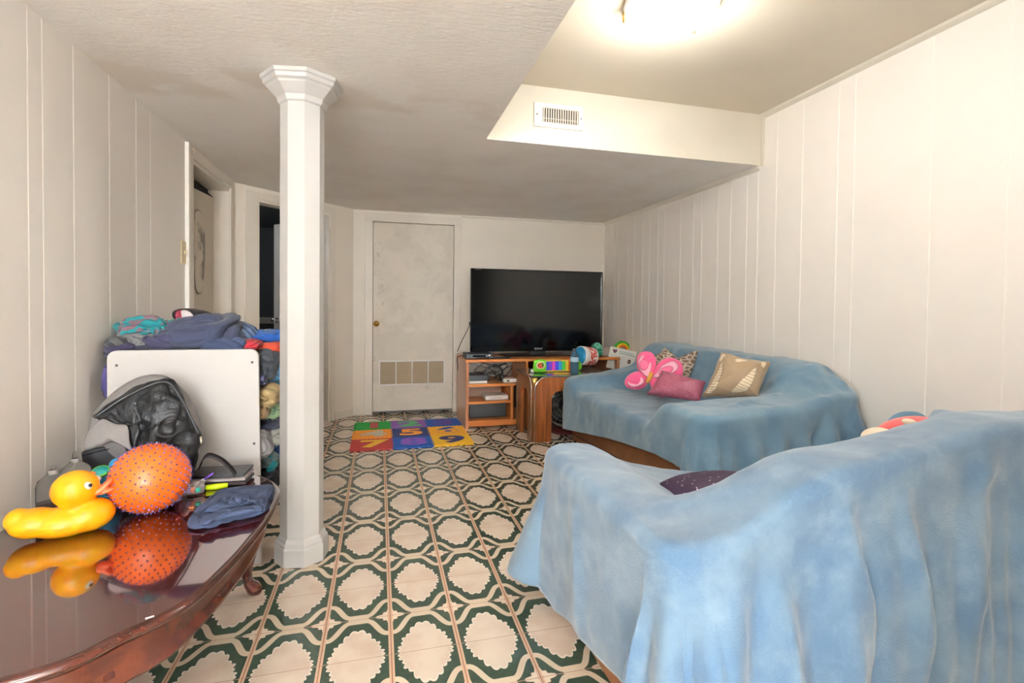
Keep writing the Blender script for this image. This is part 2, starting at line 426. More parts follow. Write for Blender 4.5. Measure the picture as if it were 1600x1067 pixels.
# rear wall behind the camera
WX0, WX1, WZ0, WZ1 = -1.0, .3, .90, 1.95
struct(box('wall_added_blocker', (XS, YR, 0), (XS+.1, -.9, ZC), WALL))  # added unseen wall that keeps window light off the near sofa back
bm = bmesh.new()
for a_, b_ in (((XL-.1, YR-.1, 0), (WX0, YR, ZH)), ((WX1, YR-.1, 0), (XR+.1, YR, ZH)), ((WX0, YR-.1, 0), (WX1, YR, WZ0)), ((WX0, YR-.1, WZ1), (WX1, YR, ZH))): bx(bm, a_, b_)
struct(bmobj('wall_rear', bm, WALL))
wn = struct(box('window_added_1', (WX0, YR-.08, WZ0), (WX1, YR-.07, WZ1), flat('added_glow_pane', (.9, .95, 1), .1, emis=2.0, emc=(.95, .98, 1))))  # unseen window with a glowing pane, made up as a light source
bm = bmesh.new()
for a_, b_ in (((WX0-.06, YR-.09, WZ0-.06), (WX0+.03, YR+.015, WZ1+.06)), ((WX1-.03, YR-.09, WZ0-.06), (WX1+.06, YR+.015, WZ1+.06)), ((WX0, YR-.09, WZ0-.06), (WX1, YR+.015, WZ0+.03)), ((WX0, YR-.09, WZ1-.03), (WX1, YR+.015, WZ1+.06)), ((-.37, YR-.085, WZ0), (-.33, YR-.03, WZ1))): bx(bm, a_, b_)
bmobj('window_added_frame', bm, TRIM, wn, bevel=.003)
# left doorway: header, return, far pier
A = Vector((XL, 4.60)); B = Vector((-.262, 5.5))
struct(box('wall_left', (XL-.16, DY0, 2.09), (XL, DY1, ZC), WALLB))
struct(box('wall_left', (XL-.16, DY1, 0), (XL, A.y, ZC), WALLB))
# diagonal wall with a doorway
dd = (B-A).normalized(); nn = Vector((dd.y, -dd.x))    # nn points into the room
def dg(t, off=0, z=0): p = A+dd*t+nn*off; return Vector((p.x, p.y, z))
LD = (B-A).length
def tcol(u):   # where the image column u meets the diagonal wall
    d = ray(u, 480); d2 = Vector((d[0], d[1])); M2 = np.array([[d2.x, -dd.x], [d2.y, -dd.y]]); s = np.linalg.solve(M2, [A.x, A.y]); return s[1]
T0, T1 = tcol(405), tcol(513)
def dbox(name, t0, t1, o0, o1, z0, z1, mat, parent=None, bevel=0, label=None):
    bm = bmesh.new(); vs = []
    for z in (z0, z1):
        for (t, o) in ((t0, o0), (t1, o0), (t1, o1), (t0, o1)): vs.append(bm.verts.new(dg(t, o, z)))
    for f in ((0, 3, 2, 1), (4, 5, 6, 7), (0, 1, 5, 4), (1, 2, 6, 5), (2, 3, 7, 6), (3, 0, 4, 7)): bm.faces.new([vs[i] for i in f])
    return bmobj(name, bm, mat, parent, False, bevel, label=label)
DH = 2.03
struct(dbox('wall_diagonal', -.02, T0-.02, -.12, 0, 0, ZC, WALLB)); struct(dbox('wall_diagonal', T1+.02, LD+.03, -.12, 0, 0, ZC, WALLB)); struct(dbox('wall_diagonal', T0-.02, T1+.02, -.12, 0, DH+.02, ZC, WALLB))
# its frame: jambs, head, casing
for (a, b) in ((T0-.025, T0), (T1, T1+.025)): struct(dbox('trim_jamb', a, b, -.13, .004, 0, DH, TRIM, bevel=.002))
struct(dbox('trim_head', T0-.025, T1+.025, -.13, .004, DH, DH+.025, TRIM, bevel=.002))
struct(dbox('trim_casing', T0-.135, T0-.02, 0, .014, 0, DH+.08, TRIM, bevel=.003)); struct(dbox('trim_casing', T1+.02, T1+.075, 0, .014, 0, DH+.08, TRIM, bevel=.003)); struct(dbox('trim_casing', T0-.02, T1+.02, 0, .0135, DH+.02, DH+.08, TRIM, bevel=.003))
struct(dbox('baseboard_diagonal', T1+.08, LD-.01, 0, .012, 0, .085, TRIM, bevel=.003))
# back wall, in three pieces around the closet door
DX0, DX1 = -.07, .79
struct(box('wall_back', (-.30, YB, 0), (DX0, YB+.1, ZC), WALLB)); struct(box('wall_back', (DX1, YB, 0), (XR+.05, YB+.1, ZC), WALLB)); struct(box('wall_back', (DX0, YB, 2.045), (DX1, YB+.1, ZC), WALLB))
for a, b in ((DX0-.075, DX0+.004), (DX1-.004, DX1+.075)): struct(box('trim_casing', (a, YB-.016, 0), (b, YB+.03, 2.09), TRIM, bevel=.004))
struct(box('trim_casing', (DX0-.075, YB-.018, 2.035), (DX1+.075, YB+.03, 2.12), TRIM, bevel=.004))
struct(box('baseboard_back', (-.262, YB-.012, 0), (DX0-.076, YB, .085), TRIM, bevel=.003))
struct(box('trim_corner', (XR-.02, YB-.02, 0), (XR, YB, ZC), TRIM, bevel=.004))
# crown beads at wall/ceiling joints
bm = bmesh.new()
struct(prism('trim_cove', [(XR, ZH), (XR-.028, ZH), (XR-.022, ZH-.012), (XR-.010, ZH-.022), (XR, ZH-.028)], YR, YS, SOFF, axis='y'))
struct(prism('trim_cove', [(XR, ZC), (XR-.028, ZC), (XR-.02, ZC-.012), (XR-.010, ZC-.022), (XR, ZC-.028)], YS+.02, YB, TRIM, axis='y'))
struct(box('trim_cove', (DX1+.08, YB-.02, ZC-.022), (XR-.02, YB, ZC), TRIM, bevel=.004))
struct(box('trim_corner', (XR-.018, YS-.018, ZC), (XR, YS, ZH), SOFF, bevel=.003))
struct(prism('trim_corner', [(XL, 3.502), (XL+.02, 3.506), (XL+.02, 3.535), (XL, 3.54)], 0, 2.14, GROOVE))
struct(box('trim_casing', (XL, 3.54, 0), (XL+.012, DY0, 2.12), TRIM, bevel=.003))
struct(box('trim_casing', (XL, DY0, 2.07), (XL+.012, DY1+.06, 2.135), TRIM, bevel=.003)); struct(box('trim_casing', (XL, DY1, 0), (XL+.012, DY1+.06, 2.07), TRIM, bevel=.003))
struct(box('trim_head', (XL-.15, DY0, 2.045), (XL, DY1, 2.09), TRIM, bevel=.003))
# dark rooms beyond the doors
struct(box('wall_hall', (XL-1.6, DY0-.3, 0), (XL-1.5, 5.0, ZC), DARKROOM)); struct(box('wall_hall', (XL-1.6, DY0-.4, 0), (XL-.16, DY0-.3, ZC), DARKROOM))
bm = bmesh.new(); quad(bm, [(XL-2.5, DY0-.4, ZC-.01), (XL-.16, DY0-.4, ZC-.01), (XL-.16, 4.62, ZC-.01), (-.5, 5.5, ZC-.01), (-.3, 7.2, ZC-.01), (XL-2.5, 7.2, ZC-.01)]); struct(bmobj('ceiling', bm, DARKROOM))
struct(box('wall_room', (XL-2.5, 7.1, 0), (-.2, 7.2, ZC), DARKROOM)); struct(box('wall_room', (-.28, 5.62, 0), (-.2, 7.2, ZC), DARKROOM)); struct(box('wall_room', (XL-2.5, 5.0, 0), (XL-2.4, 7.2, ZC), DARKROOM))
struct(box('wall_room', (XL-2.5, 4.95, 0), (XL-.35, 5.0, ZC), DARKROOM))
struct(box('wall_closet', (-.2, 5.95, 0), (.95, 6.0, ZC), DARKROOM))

# ---- closet door with louvre vent
def mk_doorpaint():
    M = Mat('patchy_door_paint', S(206, 199, 186), .5); p = M.world(); a = M.noise(3.2, 5, p, .6, .4); b = M.noise(11, 5, p, .65, .8); x, y, z = M.sep(p)
    c = M.mix(a.step(.38, .62), S(214, 206, 193), S(227, 219, 206))
    edge = ((x-DX0-.05).lt(0.03)+(z-.38).abs().lt(.12)+(z-1.25).abs().lt(.25)*(x-DX0).lt(.12)).mn(1)
    c = M.mix(b.step(.56, .68)*(edge*.4+.12), c, S(166, 156, 144)); M.color(c); M.bump(b, .15, .003); return M.m
DP = mk_doorpaint()
door = struct(box('door_1', (DX0+.008, YB-.004, .035), (DX1-.008, YB+.034, 2.03), DP, bevel=.003))
door['label'] = 'patchily painted closet door with low vent grille in the back wall'
kn = at(588, 506, y=YB-.05)
lathe('door_knob', [(.001, .062), (.02, .060), (.028, .048), (.026, .034), (.012, .026), (.010, .012), (.026, .010), (.032, 0), (.001, 0)], (kn.x, YB-.006, kn.z), GOLD, door, axis=(0, -1, 0), label='round brass knob')
g0, g1 = at(592, 563, y=YB), at(694, 600, y=YB)
gx0, gx1, gz0, gz1 = g0.x, g1.x, g1.z, g0.z
grille = box('vent_grille', (gx0+.01, YB-.008, gz0+.01), (gx1-.01, YB-.0045, gz1-.01), flat('grille_back', S(140, 120, 92), .8), door, label='cream louvred grille')
bm = bmesh.new(); T_ = .018
bx(bm, (gx0, YB-.02, gz0), (gx1, YB-.004, gz0+T_)); bx(bm, (gx0, YB-.02, gz1-T_), (gx1, YB-.004, gz1))
for k in range(5):
    xx = gx0+(gx1-gx0-.012)*k/4; bx(bm, (xx, YB-.0205, gz0), (xx+(.012 if 0 < k < 4 else .014), YB-.004, gz1))
bmobj('grille_frame', bm, WHITE, grille, bevel=.002)
bm = bmesh.new(); k = gz0+.022
while k < gz1-.02:
    vs = bx(bm, (gx0+.012, YB-.017, k), (gx1-.012, YB-.009, k+.0035)); k += .0105
bmobj('louvre', bm, flat('louvre_paint', S(196, 180, 152), .6), grille)

# ---- leaf in the left doorway
ld = struct(box('door_2', (XL-.15, DY0+.01, .02), (XL-.112, DY1-.01, 1.985), paint('left_door_paint', S(205, 195, 180), .03)))
ld['label'] = 'plain cream door set back in the left doorway'
bm = bmesh.new(); quad(bm, [(XL-.111, DY0+.01, 1.945), (XL-.111, DY1-.02, 1.985), (XL-.111, DY1-.02, 1.99), (XL-.111, DY0+.01, 2.045)]); quad(bm, [(XL-.1515, DY0, 1.985), (XL-.1515, DY1, 1.985), (XL-.1515, DY1, 2.05), (XL-.1515, DY0, 2.05)])
struct(bmobj('trim_gap_shade', bm, flat('gap_dark', S(24, 20, 18), .9)))  # dark sheets standing in for the shade in the gap above the leaf
hc = [at(304, 330, x=XL-.105), at(316, 332, x=XL-.105), at(321, 380, x=XL-.105), at(317, 455, x=XL-.105), at(306, 456, x=XL-.105), at(303, 400, x=XL-.105)]
HP = Mat('hanging_towel_cloth', S(205, 198, 184), .9); HP.color(HP.mix(HP.noise(7, 4).step(.5, .62), S(214, 207, 192), S(150, 144, 136)))
tw = puff('hanging_towel', spline(hc, 5, True), (1, 0, 0), .006, HP.m, None, 6, 3, 0.2, wr=.003)
tag(tw, 'pale grey towel hanging on the cream door in the left doorway', 'towel')
# ---- ajar leaf in the diagonal doorway, hinged at the right jamb
HG = dg(T1-.040, -.10)
dl = at(428, 480, y=1)  # direction of its free edge
dirx = Vector((ray(428, 480)[0], ray(428, 480)[1])).normalized()
best = None
for k in range(400):   # free edge lies on the sight line, one leaf width from the hinge
    p = dirx*(4.6+k*.005); e = abs((p-HG.xy).length-.72)
    if best is None or e < best[0]-1e-9:
        if (p-A).dot(nn) < -.15: best = (e, p)
FE = best[1]; lv = Vector((FE.x-HG.x, FE.y-HG.y, 0)); ln = lv.length; lv.normalize(); lp = Vector((lv.y, -lv.x, 0))
V = []
for z in (.02, 2.0):
    for (s, o) in ((0, 0), (ln, 0), (ln, .035), (0, .035)): V.append(Vector((HG.x, HG.y, z))+lv*s+lp*o)
dleaf = struct(mesh('door_3', V, [(0, 3, 2, 1), (4, 5, 6, 7), (0, 1, 5, 4), (1, 2, 6, 5), (2, 3, 7, 6), (3, 0, 4, 7)], paint('open_door_paint', S(196, 190, 182), .02), smooth=False))
dleaf['label'] = 'door standing open into the dark room beyond the diagonal wall'
for sg in (1, -1):
    kp = Vector((HG.x, HG.y, at(432, 503, y=5.2).z))+lv*(ln-.06)+lp*(.035 if sg > 0 else 0)
    lathe('door_knob', [(.001, .06), (.02, .058), (.027, .046), (.024, .034), (.011, .026), (.011, .008), (.028, .006), (.028, 0), (.001, 0)], kp, CHROME, dleaf, axis=lp*sg, label='round steel knob')
for z in (1.78, .32):
    bm = bmesh.new(); bx(bm, (HG.x-.008, HG.y-.008, z-.045), (HG.x+.008, HG.y+.008, z+.045)); bmobj('hinge', bm, CHROME, dleaf, bevel=.003)
# cabinet and dark coat glimpsed in the room
cb = thing('cabinet', (-.98, 6.35, 0), 'pale low cabinet glimpsed inside the dark room through the doorway', 'cabinet')
box('body', (-1.36, 6.2, 0), (-1.02, 6.6, 1.0), flat('cabinet_grey', S(150, 146, 140), .6), cb, bevel=.006)
box('door', (-1.33, 6.185, .06), (-1.10, 6.2, .94), flat('cabinet_dark', S(40, 36, 34), .5), cb, bevel=.003)
ct = blob('hanging_coat', [((-.97, 6.0, 1.05), (.06, .05, .16), None), ((-.96, 6.0, .85), (.07, .06, .16), None), ((-.98, 6.0, .62), (.08, .06, .2), None)], flat('coat_cloth', S(38, 26, 26), .9), None, .012)
tube('stand_pole', [(-.97, 6.05, 0), (-.97, 6.05, 1.25)], .014, BLACK, ct)
tag(ct, 'dark coat hanging behind the open door in the dark room', 'coat')

# ---- light switch on the left wall
s0, s1 = at(284, 376, x=XL), at(290.5, 413, x=XL)
sw = thing('light_switch', (XL, 3.464, 1.42), 'cream light switch on the left wall beside the doorway', 'light switch')
sz0, sz1 = s1.z, s0.z
box('cover_plate', (XL, 3.43, sz0), (XL+.007, 3.498, sz1), CREAMP, sw, bevel=.003)
box('toggle', (XL+.007, 3.458, (sz0+sz1)/2-.012), (XL+.018, 3.470, (sz0+sz1)/2+.012), CREAMP, sw, bevel=.002)

# ---- ceiling lamps (one in view, unseen ones behind the camera added for fill)
def dome(loc, zc, label, r=.155, group=None):
    t = thing('ceiling_lamp', (loc[0], loc[1], zc), label, 'ceiling lamp', group)
    lathe('base_plate', [(.001, zc), (r*1.02, zc), (r*1.04, zc-.012), (r*.98, zc-.022), (.001, zc-.024)], (loc[0], loc[1], 0), WHITE, t)
    G = Mat('lamp_glass', (.95, .93, .88), .4, emis=4.0, emc=(1, .95, .87)).m
    pr = [(r*.97, zc-.02)]+[(r*math.cos(a), zc-.024-.085*math.sin(a)) for a in [i*PI/2/12 for i in range(12)]]+[(.001, zc-.109)]
    lathe('glass_shade', pr, (loc[0], loc[1], 0), G, t, seg=40)
    for a in (2.6, 4.7, .5):
        lathe('clip', [(.001, -.05), (.007, -.045), (.008, -.02), (.005, 0), (.001, 0)], (loc[0]+r*1.02*math.cos(a), loc[1]+r*1.02*math.sin(a), zc-.01), GOLD, t, seg=10)
    return t
# the light of each lamp hangs just under its shade (set at the top)
dome((1.24, 2.00), ZH, 'glowing white glass dome lamp on the raised ceiling in front of the soffit', r=.20)
dome((-.25, -.75), ZC, 'unseen fill lamp, a white glass dome added on the low ceiling behind the viewer')  # out of view, added to fill the near end of the room
tl = thing('fill_floor_lamp', (-.80, -.45, 0), 'added fill light shaped as a brass uplighter floor lamp with a deep bowl shade behind the viewer', 'floor lamp')  # out of view, added to bounce fill light off the ceiling
lathe('base', [(.001, 0), (.13, 0), (.13, .012), (.03, .03), (.001, .03)], (-.80, -.45, 0), GOLD, tl)
tube('pole', [(-.80, -.45, .02), (-.80, -.45, 1.64)], .012, GOLD, tl)
lathe('bowl_shade', [(.012, 1.62), (.08, 1.64), (.15, 1.69), (.19, 1.755), (.186, 1.757), (.146, 1.695), (.078, 1.647), (.010, 1.63)], (-.80, -.45, 0), WHITE, tl)
# ---- soffit vent
v0, v1 = at(833, 160, y=YS), at(908, 205, y=YS)
vx0, vx1, vz0, vz1 = .905, 1.222, 2.255, 2.40
vt = thing('air_vent', ((vx0+vx1)/2, YS, vz0), 'white metal air register screwed to the soffit face', 'air vent')
bm = bmesh.new(); fx0, fx1, fz0, fz1 = vx0+.055, vx1-.028, vz0+.03, vz1-.028
for a, b in (((vx0, YS-.012, vz0), (vx1, YS, fz0)), ((vx0, YS-.012, fz1), (vx1, YS, vz1)), ((vx0, YS-.012, fz0), (fx0, YS, fz1)), ((fx1, YS-.012, fz0), (vx1, YS, fz1))): bx(bm, a, b)
bmobj('frame', bm, flat('vent_white', S(240, 234, 228), .35), vt, bevel=.002)
box('duct', (fx0, YS-.003, fz0), (fx1, YS-.001, fz1), flat('duct_dark', S(84, 70, 60), .9), vt)
bm = bmesh.new(); N = 15
for k in range(N):
    xx = fx0+(fx1-fx0)*(k+.5)/N; bx(bm, (xx-.0045, YS-.012, fz0), (xx+.0035, YS-.010, fz1))
bx(bm, (fx0, YS-.009, fz0+.022), (fx1, YS-.006, fz0+.026))
bmobj('louvre', bm, flat('vent_slat', S(214, 204, 192), .4), vt)
for xx in (vx0+.018, vx1-.01): lathe('screw', [(.001, .003), (.004, .002), (.005, 0)], (xx, YS-.012, (vz0+vz1)/2), flat('screw_steel', S(90, 84, 78), .4, metal=1), vt, 10, axis=(0, -1, 0))

# ---- column
CX, CY, CROT = -.337, 2.455, math.radians(-100)
col = thing('support_column', (CX, CY, 0), 'white octagonal boxed support column with flared capital and stepped base', 'column')
def octo(name, prof, par, mat=WHITEP):
    V, F = [], []
    for ap, z in prof:
        R_ = ap/math.cos(PI/8)
        for k in range(8):
            a = CROT+PI/8+k*PI/4; V.append((CX+R_*math.cos(a), CY+R_*math.sin(a), z))
    n = len(prof)
    for i in range(n-1):
        for k in range(8): F.append((i*8+k, i*8+(k+1) % 8, (i+1)*8+(k+1) % 8, (i+1)*8+k))
    F.append(tuple(range(8))[::-1]); F.append(tuple((n-1)*8+k for k in range(8)))
    o = mesh(name, V, F, mat, par, smooth=False); b = o.modifiers.new('bevel', 'BEVEL'); b.width = .002; b.segments = 2; b.limit_method = 'ANGLE'; b.angle_limit = .3; return o
octo('shaft', [(.086, .09), (.086, 2.07)], col)
octo('base', [(.107, 0), (.107, .075), (.103, .082), (.103, .092), (.096, .100), (.094, .110), (.088, .118)], col)
octo('capital', [(.088, 2.035), (.094, 2.04), (.100, 2.062), (.135, 2.10), (.139, 2.108), (.150, 2.114), (.153, 2.13), (.160, 2.134), (.162, ZC)], col)

# ================================================================== SOFAS
def smooth_grid(H, it):
    for _ in range(it):
        P = np.pad(H, 1, mode='edge'); H = (P[:-2, 1:-1]+P[2:, 1:-1]+P[1:-1, :-2]+P[1:-1, 2:]+4*H)/8
    return H
class Height:
    def __init__(s, x0, x1, y0, y1, fn, it=60, h=.02):
        s.x0, s.y0, s.h = x0-.1, y0-.1, h
        s.nx, s.ny = int((x1-x0+.2)/h)+1, int((y1-y0+.2)/h)+1
        G = np.array([[fn(s.x0+i*h, s.y0+j*h) for j in range(s.ny)] for i in range(s.nx)]); s.G = smooth_grid(G, it)
    def __call__(s, x, y):
        a = min(max((x-s.x0)/s.h, 0), s.nx-1.001); b = min(max((y-s.y0)/s.h, 0), s.ny-1.001); i, j = int(a), int(b); a -= i; b -= j; G = s.G
        return (G[i, j]*(1-a)+G[i+1, j]*a)*(1-b)+(G[i, j+1]*(1-a)+G[i+1, j+1]*a)*b
def sst(t): t = min(max(t, 0), 1); return t*t*(3-2*t)
def drape(name, x0, x1, y0, y1, rc, H, Lf, fold, mat, ns=420, ni=44, nk=34, R=.05, wr=.006, creases=(), seed=0, top_mod=None):
    """a cloth over a soft body: rings inside the footprint, then a hanging skirt with folds. s runs round the footprint."""
    segs = []  # perimeter samples: (x, y, nx, ny, s, cornerness)
    S_ = []
    cornlen = .34
    def line(ax, ay, bx_, by_, n, nx, ny):
        L = math.hypot(bx_-ax, by_-ay); return [('l', (ax, ay), (bx_, by_), L, (nx, ny))]
    parts = [('l', (x0+rc, y0), (x1-rc, y0), (0, -1)), ('c', (x1-rc, y0+rc), -PI/2), ('l', (x1, y0+rc), (x1, y1-rc), (1, 0)), ('c', (x1-rc, y1-rc), 0),
             ('l', (x1-rc, y1), (x0+rc, y1), (0, 1)), ('c', (x0+rc, y1-rc), PI/2), ('l', (x0, y1-rc), (x0, y0+rc), (-1, 0)), ('c', (x0+rc, y0+rc), PI)]
    lens = [math.hypot(p[2][0]-p[1][0], p[2][1]-p[1][1]) if p[0] == 'l' else cornlen for p in parts]; tot = sum(lens)
    per = []
    acc = 0
    for p, L in zip(parts, lens):
        n = max(4, int(round(ns*L/tot)))
        for k in range(n):
            t = k/n
            if p[0] == 'l': q = (p[1][0]+(p[2][0]-p[1][0])*t, p[1][1]+(p[2][1]-p[1][1])*t); nr = p[3]; cr = 0
            else: a = p[2]+t*PI/2; nr = (math.cos(a), math.sin(a)); q = (p[1][0]+rc*nr[0], p[1][1]+rc*nr[1]); cr = math.sin(PI*t)
            per.append((q[0], q[1], nr[0], nr[1], acc+L*t, cr))
        acc += L
    N = len(per); W2 = min(x1-x0, y1-y0)/2
    V = []
    for i in range(ni):
        t = i/(ni-1)
        for (x, y, a, b, s, cr) in per:
            mx = min(max(x, x0+W2), x1-W2); my = min(max(y, y0+W2), y1-W2)
            px, py = mx+(x-mx)*t, my+(y-my)*t; V.append([px, py, H(px, py)])
    for j in range(1, nk+1):
        for (x, y, a, b, s, cr) in per:
            L, flare = Lf(x, y, a, b, s, cr); d = L*j/nk
            if d < R*PI/2: th = d/R; out = R*math.sin(th); drop = R*(1-math.cos(th))
            else: out = R; drop = R+(d-R*PI/2)
            z0_ = H(x, y)
            g = sst((d-.06)/.35)
            fo = fold(x, y, a, b, s, cr, d)*g+flare*sst(d/.5)*d
            zz = z0_-drop
            V.append([min(x+a*(out+fo), 2.545), y+b*(out+fo), max(zz, .012)])
    F = []
    tr = ni+nk
    for i in range(tr-1):
        for k in range(N): F.append((i*N+k, i*N+(k+1) % N, (i+1)*N+(k+1) % N, (i+1)*N+k))
    me = bpy.data.meshes.new(name); me.from_pydata(V, [], F)
    bm = bmesh.new(); bm.from_mesh(me); bmesh.ops.remove_doubles(bm, verts=bm.verts, dist=2e-4); bmesh.ops.recalc_face_normals(bm, faces=bm.faces); bm.to_mesh(me); bm.free(); me.update()
    if me.polygons and sum(p.normal.z for p in me.polygons[:200]) < 0: me.flip_normals()
    me.materials.append(mat); me.polygons.foreach_set('use_smooth', [True]*len(me.polygons))
    o = bpy.data.objects.new(name, me)
    for v, n in [(v, v.normal.copy()) for v in me.vertices]:
        p = v.co; f = noise.fractal(p*5+Vector((seed, 0, 0)), 1, 2, 3)*wr+noise.noise(p*2.2+Vector((0, seed, 3)))*wr*1.2
        for (c0, c1, wd, ht) in creases:
            c0 = Vector(c0); c1 = Vector(c1); e = c1-c0; t = min(max((p-c0).dot(e)/e.dot(e), 0), 1); dd_ = (p-(c0+e*t)).length
            if dd_ < wd*3: f += ht*math.exp(-(dd_/wd)**2)*math.sin(PI*min(max(t, .04), .96))**.5
        v.co = p+n*f
        if v.co.z < .01: v.co.z = .01
    me.update(); link(o)
    sl = o.modifiers.new('thick', 'SOLIDIFY'); sl.thickness = .007; sl.offset = -1
    return o
def soft_body(name, x0, x1, y0, y1, H, z0, mat, parent, inset=.012, n=26):
    """upholstery under the blanket: top follows the same soft shape, a little lower"""
    V, F = [], []; xs = [x0+(x1-x0)*i/n for i in range(n+1)]; ys = [y0+(y1-y0)*j/n for j in range(n+1)]
    for x in xs:
        for y in ys: V.append((x, y, H(x, y)-inset))
    b = len(V)
    for x in xs:
        for y in ys: V.append((x, y, z0))
    def id(i, j, s=0): return s*b+i*(n+1)+j
    for i in range(n):
        for j in range(n): F.append((id(i, j), id(i+1, j), id(i+1, j+1), id(i, j+1))); F.append((id(i, j, 1), id(i, j+1, 1), id(i+1, j+1, 1), id(i+1, j, 1)))
    for i in range(n):
        F.append((id(i, 0), id(i, 0, 1), id(i+1, 0, 1), id(i+1, 0))); F.append((id(i, n), id(i+1, n), id(i+1, n, 1), id(i, n, 1)))
        F.append((id(0, i), id(0, i+1), id(0, i+1, 1), id(0, i, 1))); F.append((id(n, i), id(n, i, 1), id(n, i+1, 1), id(n, i+1)))
    return mesh(name, V, F, mat, parent, smooth=False)

# ---- far sofa against the right wall
FX0, FX1, FY0, FY1 = 1.56, 2.50, 2.17, 4.02
def hf(x, y):
    z = .475+.02*math.sin((y-2.6)*PI/1.2)
    fr_ = (x-FX0)/(FX1-FX0)
    if y > FY1-.20: z = max(z, .555+.14*fr_)
    if y < FY0+.42: z = max(z, .63+.05*fr_)
    if x > FX1-.26: z = max(z, .85-.10*sst((2.42-y)/.25)-.05*sst((FY0+.10-y)/.1))
    return z
HF = Height(FX0, FX1, FY0, FY1, hf, 26)
fs = thing('sofa', ((FX0+FX1)/2, (FY0+FY1)/2, 0), 'brown suede sofa along the right wall, mostly hidden under a blue blanket', 'sofa')
box('base', (FX0+.03, FY0+.03, .03), (FX1-.02, FY1-.01, .33), LEATHER, fs, bevel=.02)
soft_body('seat', FX0+.03, FX1-.29, FY0+.46, FY1-.23, HF, .34, LEATHER, fs, .03)
soft_body('armrest', FX0+.03, FX1-.04, FY0+.04, FY0+.39, HF, .34, LEATHER, fs, .035)
soft_body('armrest', FX0+.03, FX1-.04, FY1-.19, FY1-.01, HF, .34, LEATHER, fs, .03)
soft_body('backrest', FX1-.24, FX1-.03, FY0+.41, FY1-.21, HF, .34, LEATHER, fs, .03)
tube('piping', [(FX0+.028, FY0+.1, .2+.0), (FX0+.028, 3.0, .13), (FX0+.028, FY1-.05, .08)], .004, flat('seam_dark', S(58, 34, 22), .8), fs)
def lf_far(x, y, a, b, s, cr):
    z = HF(x, y)
    if a < -.5: # front
        hem = float(np.interp(y, [2.3, 2.5, 3.0, 4.02], [.30, .31, .255, .10]))
        if b < -.3: hem = .14
        return z-hem, .0+.10*cr*(b < 0)
    if b > .5: return z-.10, .02*cr
    if b < -.3:
        hem = .06+.44*sst(a/.8) if a > 0 else .06
        return z-hem, .05+.10*cr+(.25 if a > .2 else 0)*cr
    return .05, 0
def fold_far(x, y, a, b, s, cr, d):
    if a > .7: return 0
    if b < -.3 or cr > 0 and b < 0: return .040*(1+.6*math.sin(2.1*s))*(.5+.5*math.sin(38*s+2*math.sin(3*s)))**1.5+.01
    return .007*(1+math.sin(7*s+1.3*math.sin(2*s)))
bf = drape('blue_blanket', FX0, FX1, FY0, FY1, .07, HF, lf_far, fold_far, BLANK2, seed=2, wr=.010,
    creases=[((2.42, 2.35, .82), (2.28, 2.10, .28), .032, .06), ((2.30, 2.45, .78), (1.80, 2.25, .64), .035, .035), ((2.40, 2.62, .82), (1.95, 2.55, .66), .03, .03), ((2.48, 2.25, .78), (2.42, 2.08, .45), .028, .05), ((2.15, 2.35, .66), (1.98, 2.1, .30), .035, .05), ((2.35, 2.2, .74), (2.12, 2.1, .36), .03, -.045), ((1.6, 3.6, .5), (1.53, 3.1, .35), .05, .02), ((1.6, 2.6, .62), (1.7, 3.0, .5), .03, -.012), ((1.56, 2.3, .6), (1.52, 2.12, .25), .035, .04), ((1.75, 2.2, .6), (1.78, 2.1, .2), .03, .03)])
tag(bf, 'dusty blue fleece blanket thrown over the sofa along the right wall', 'blanket')

# ---- near sofa, back to the viewer
NX0, NX1, NY0, NY1 = .655, 2.46, 1.01, 1.86
def hn(x, y):
    z = float(np.interp(x, [.86, .95, 1.27, 1.6], [.57, .525, .46, .44]))
    if x < NX0+.22: z = max(z, .61)
    if x > NX1-.22: z = max(z, .60)
    if y < NY0+.26:
        z = max(z, float(np.interp(x, [.64, .75, .87, .97, 1.11, 1.31, 1.49, 1.67, 2.2, 2.46], [.60, .605, .66, .72, .762, .785, .815, .85, .85, .82])))
    return z
HN = Height(NX0, NX1, NY0, NY1, hn, 30)
ns_ = thing('sofa', ((NX0+NX1)/2, (NY0+NY1)/2, 0), 'brown suede sofa in the foreground seen from behind, under a light blue blanket', 'sofa')
box('base', (NX0+.01, NY0+.01, .03), (NX1-.02, NY1-.02, .30), LEATHER, ns_, bevel=.02)
soft_body('seat', NX0+.25, NX1-.28, NY0+.30, NY1-.04, HN, .31, LEATHER, ns_, .03)
soft_body('armrest', NX0+.03, NX0+.21, NY0+.28, NY1-.04, HN, .31, LEATHER, ns_, .035)
soft_body('armrest', NX1-.22, NX1-.04, NY0+.28, NY1-.04, HN, .31, LEATHER, ns_, .035)
soft_body('backrest', NX0+.03, NX1-.04, NY0+.03, NY0+.24, HN, .31, LEATHER, ns_, .04)
def lf_near(x, y, a, b, s, cr):
    z = HN(x, y)
    if a < -.5:
        hem = float(np.interp(y, [1.15, 1.31, 1.48, 1.65, 1.8], [.19, .148, .115, .06, .075]))
        return z-hem, .02+.24*cr*(b > 0)
    if b < -.3: return z-.03, .03+.04*cr
    if b > .3: return z-.12, .02+.22*cr*(a < 0)
    return z-.1, 0
def fold_near(x, y, a, b, s, cr, d):
    if b < -.3 or (cr > 0 and b < 0):
        k = .5+.5*math.sin(31*s+2.8*math.sin(3.1*s)+1.0)
        return .060*k**1.15*(.7+.5*math.sin(5.3*s+1))*sst((d-.03)/.25)+.006*math.sin(71*s+3*math.sin(7*s))*sst(d/.4)
    if a < -.3: return .020*(.5+.5*math.sin(15*s+1.5*math.sin(4*s)))+.02*cr
    return .01*(1+math.sin(14*s))
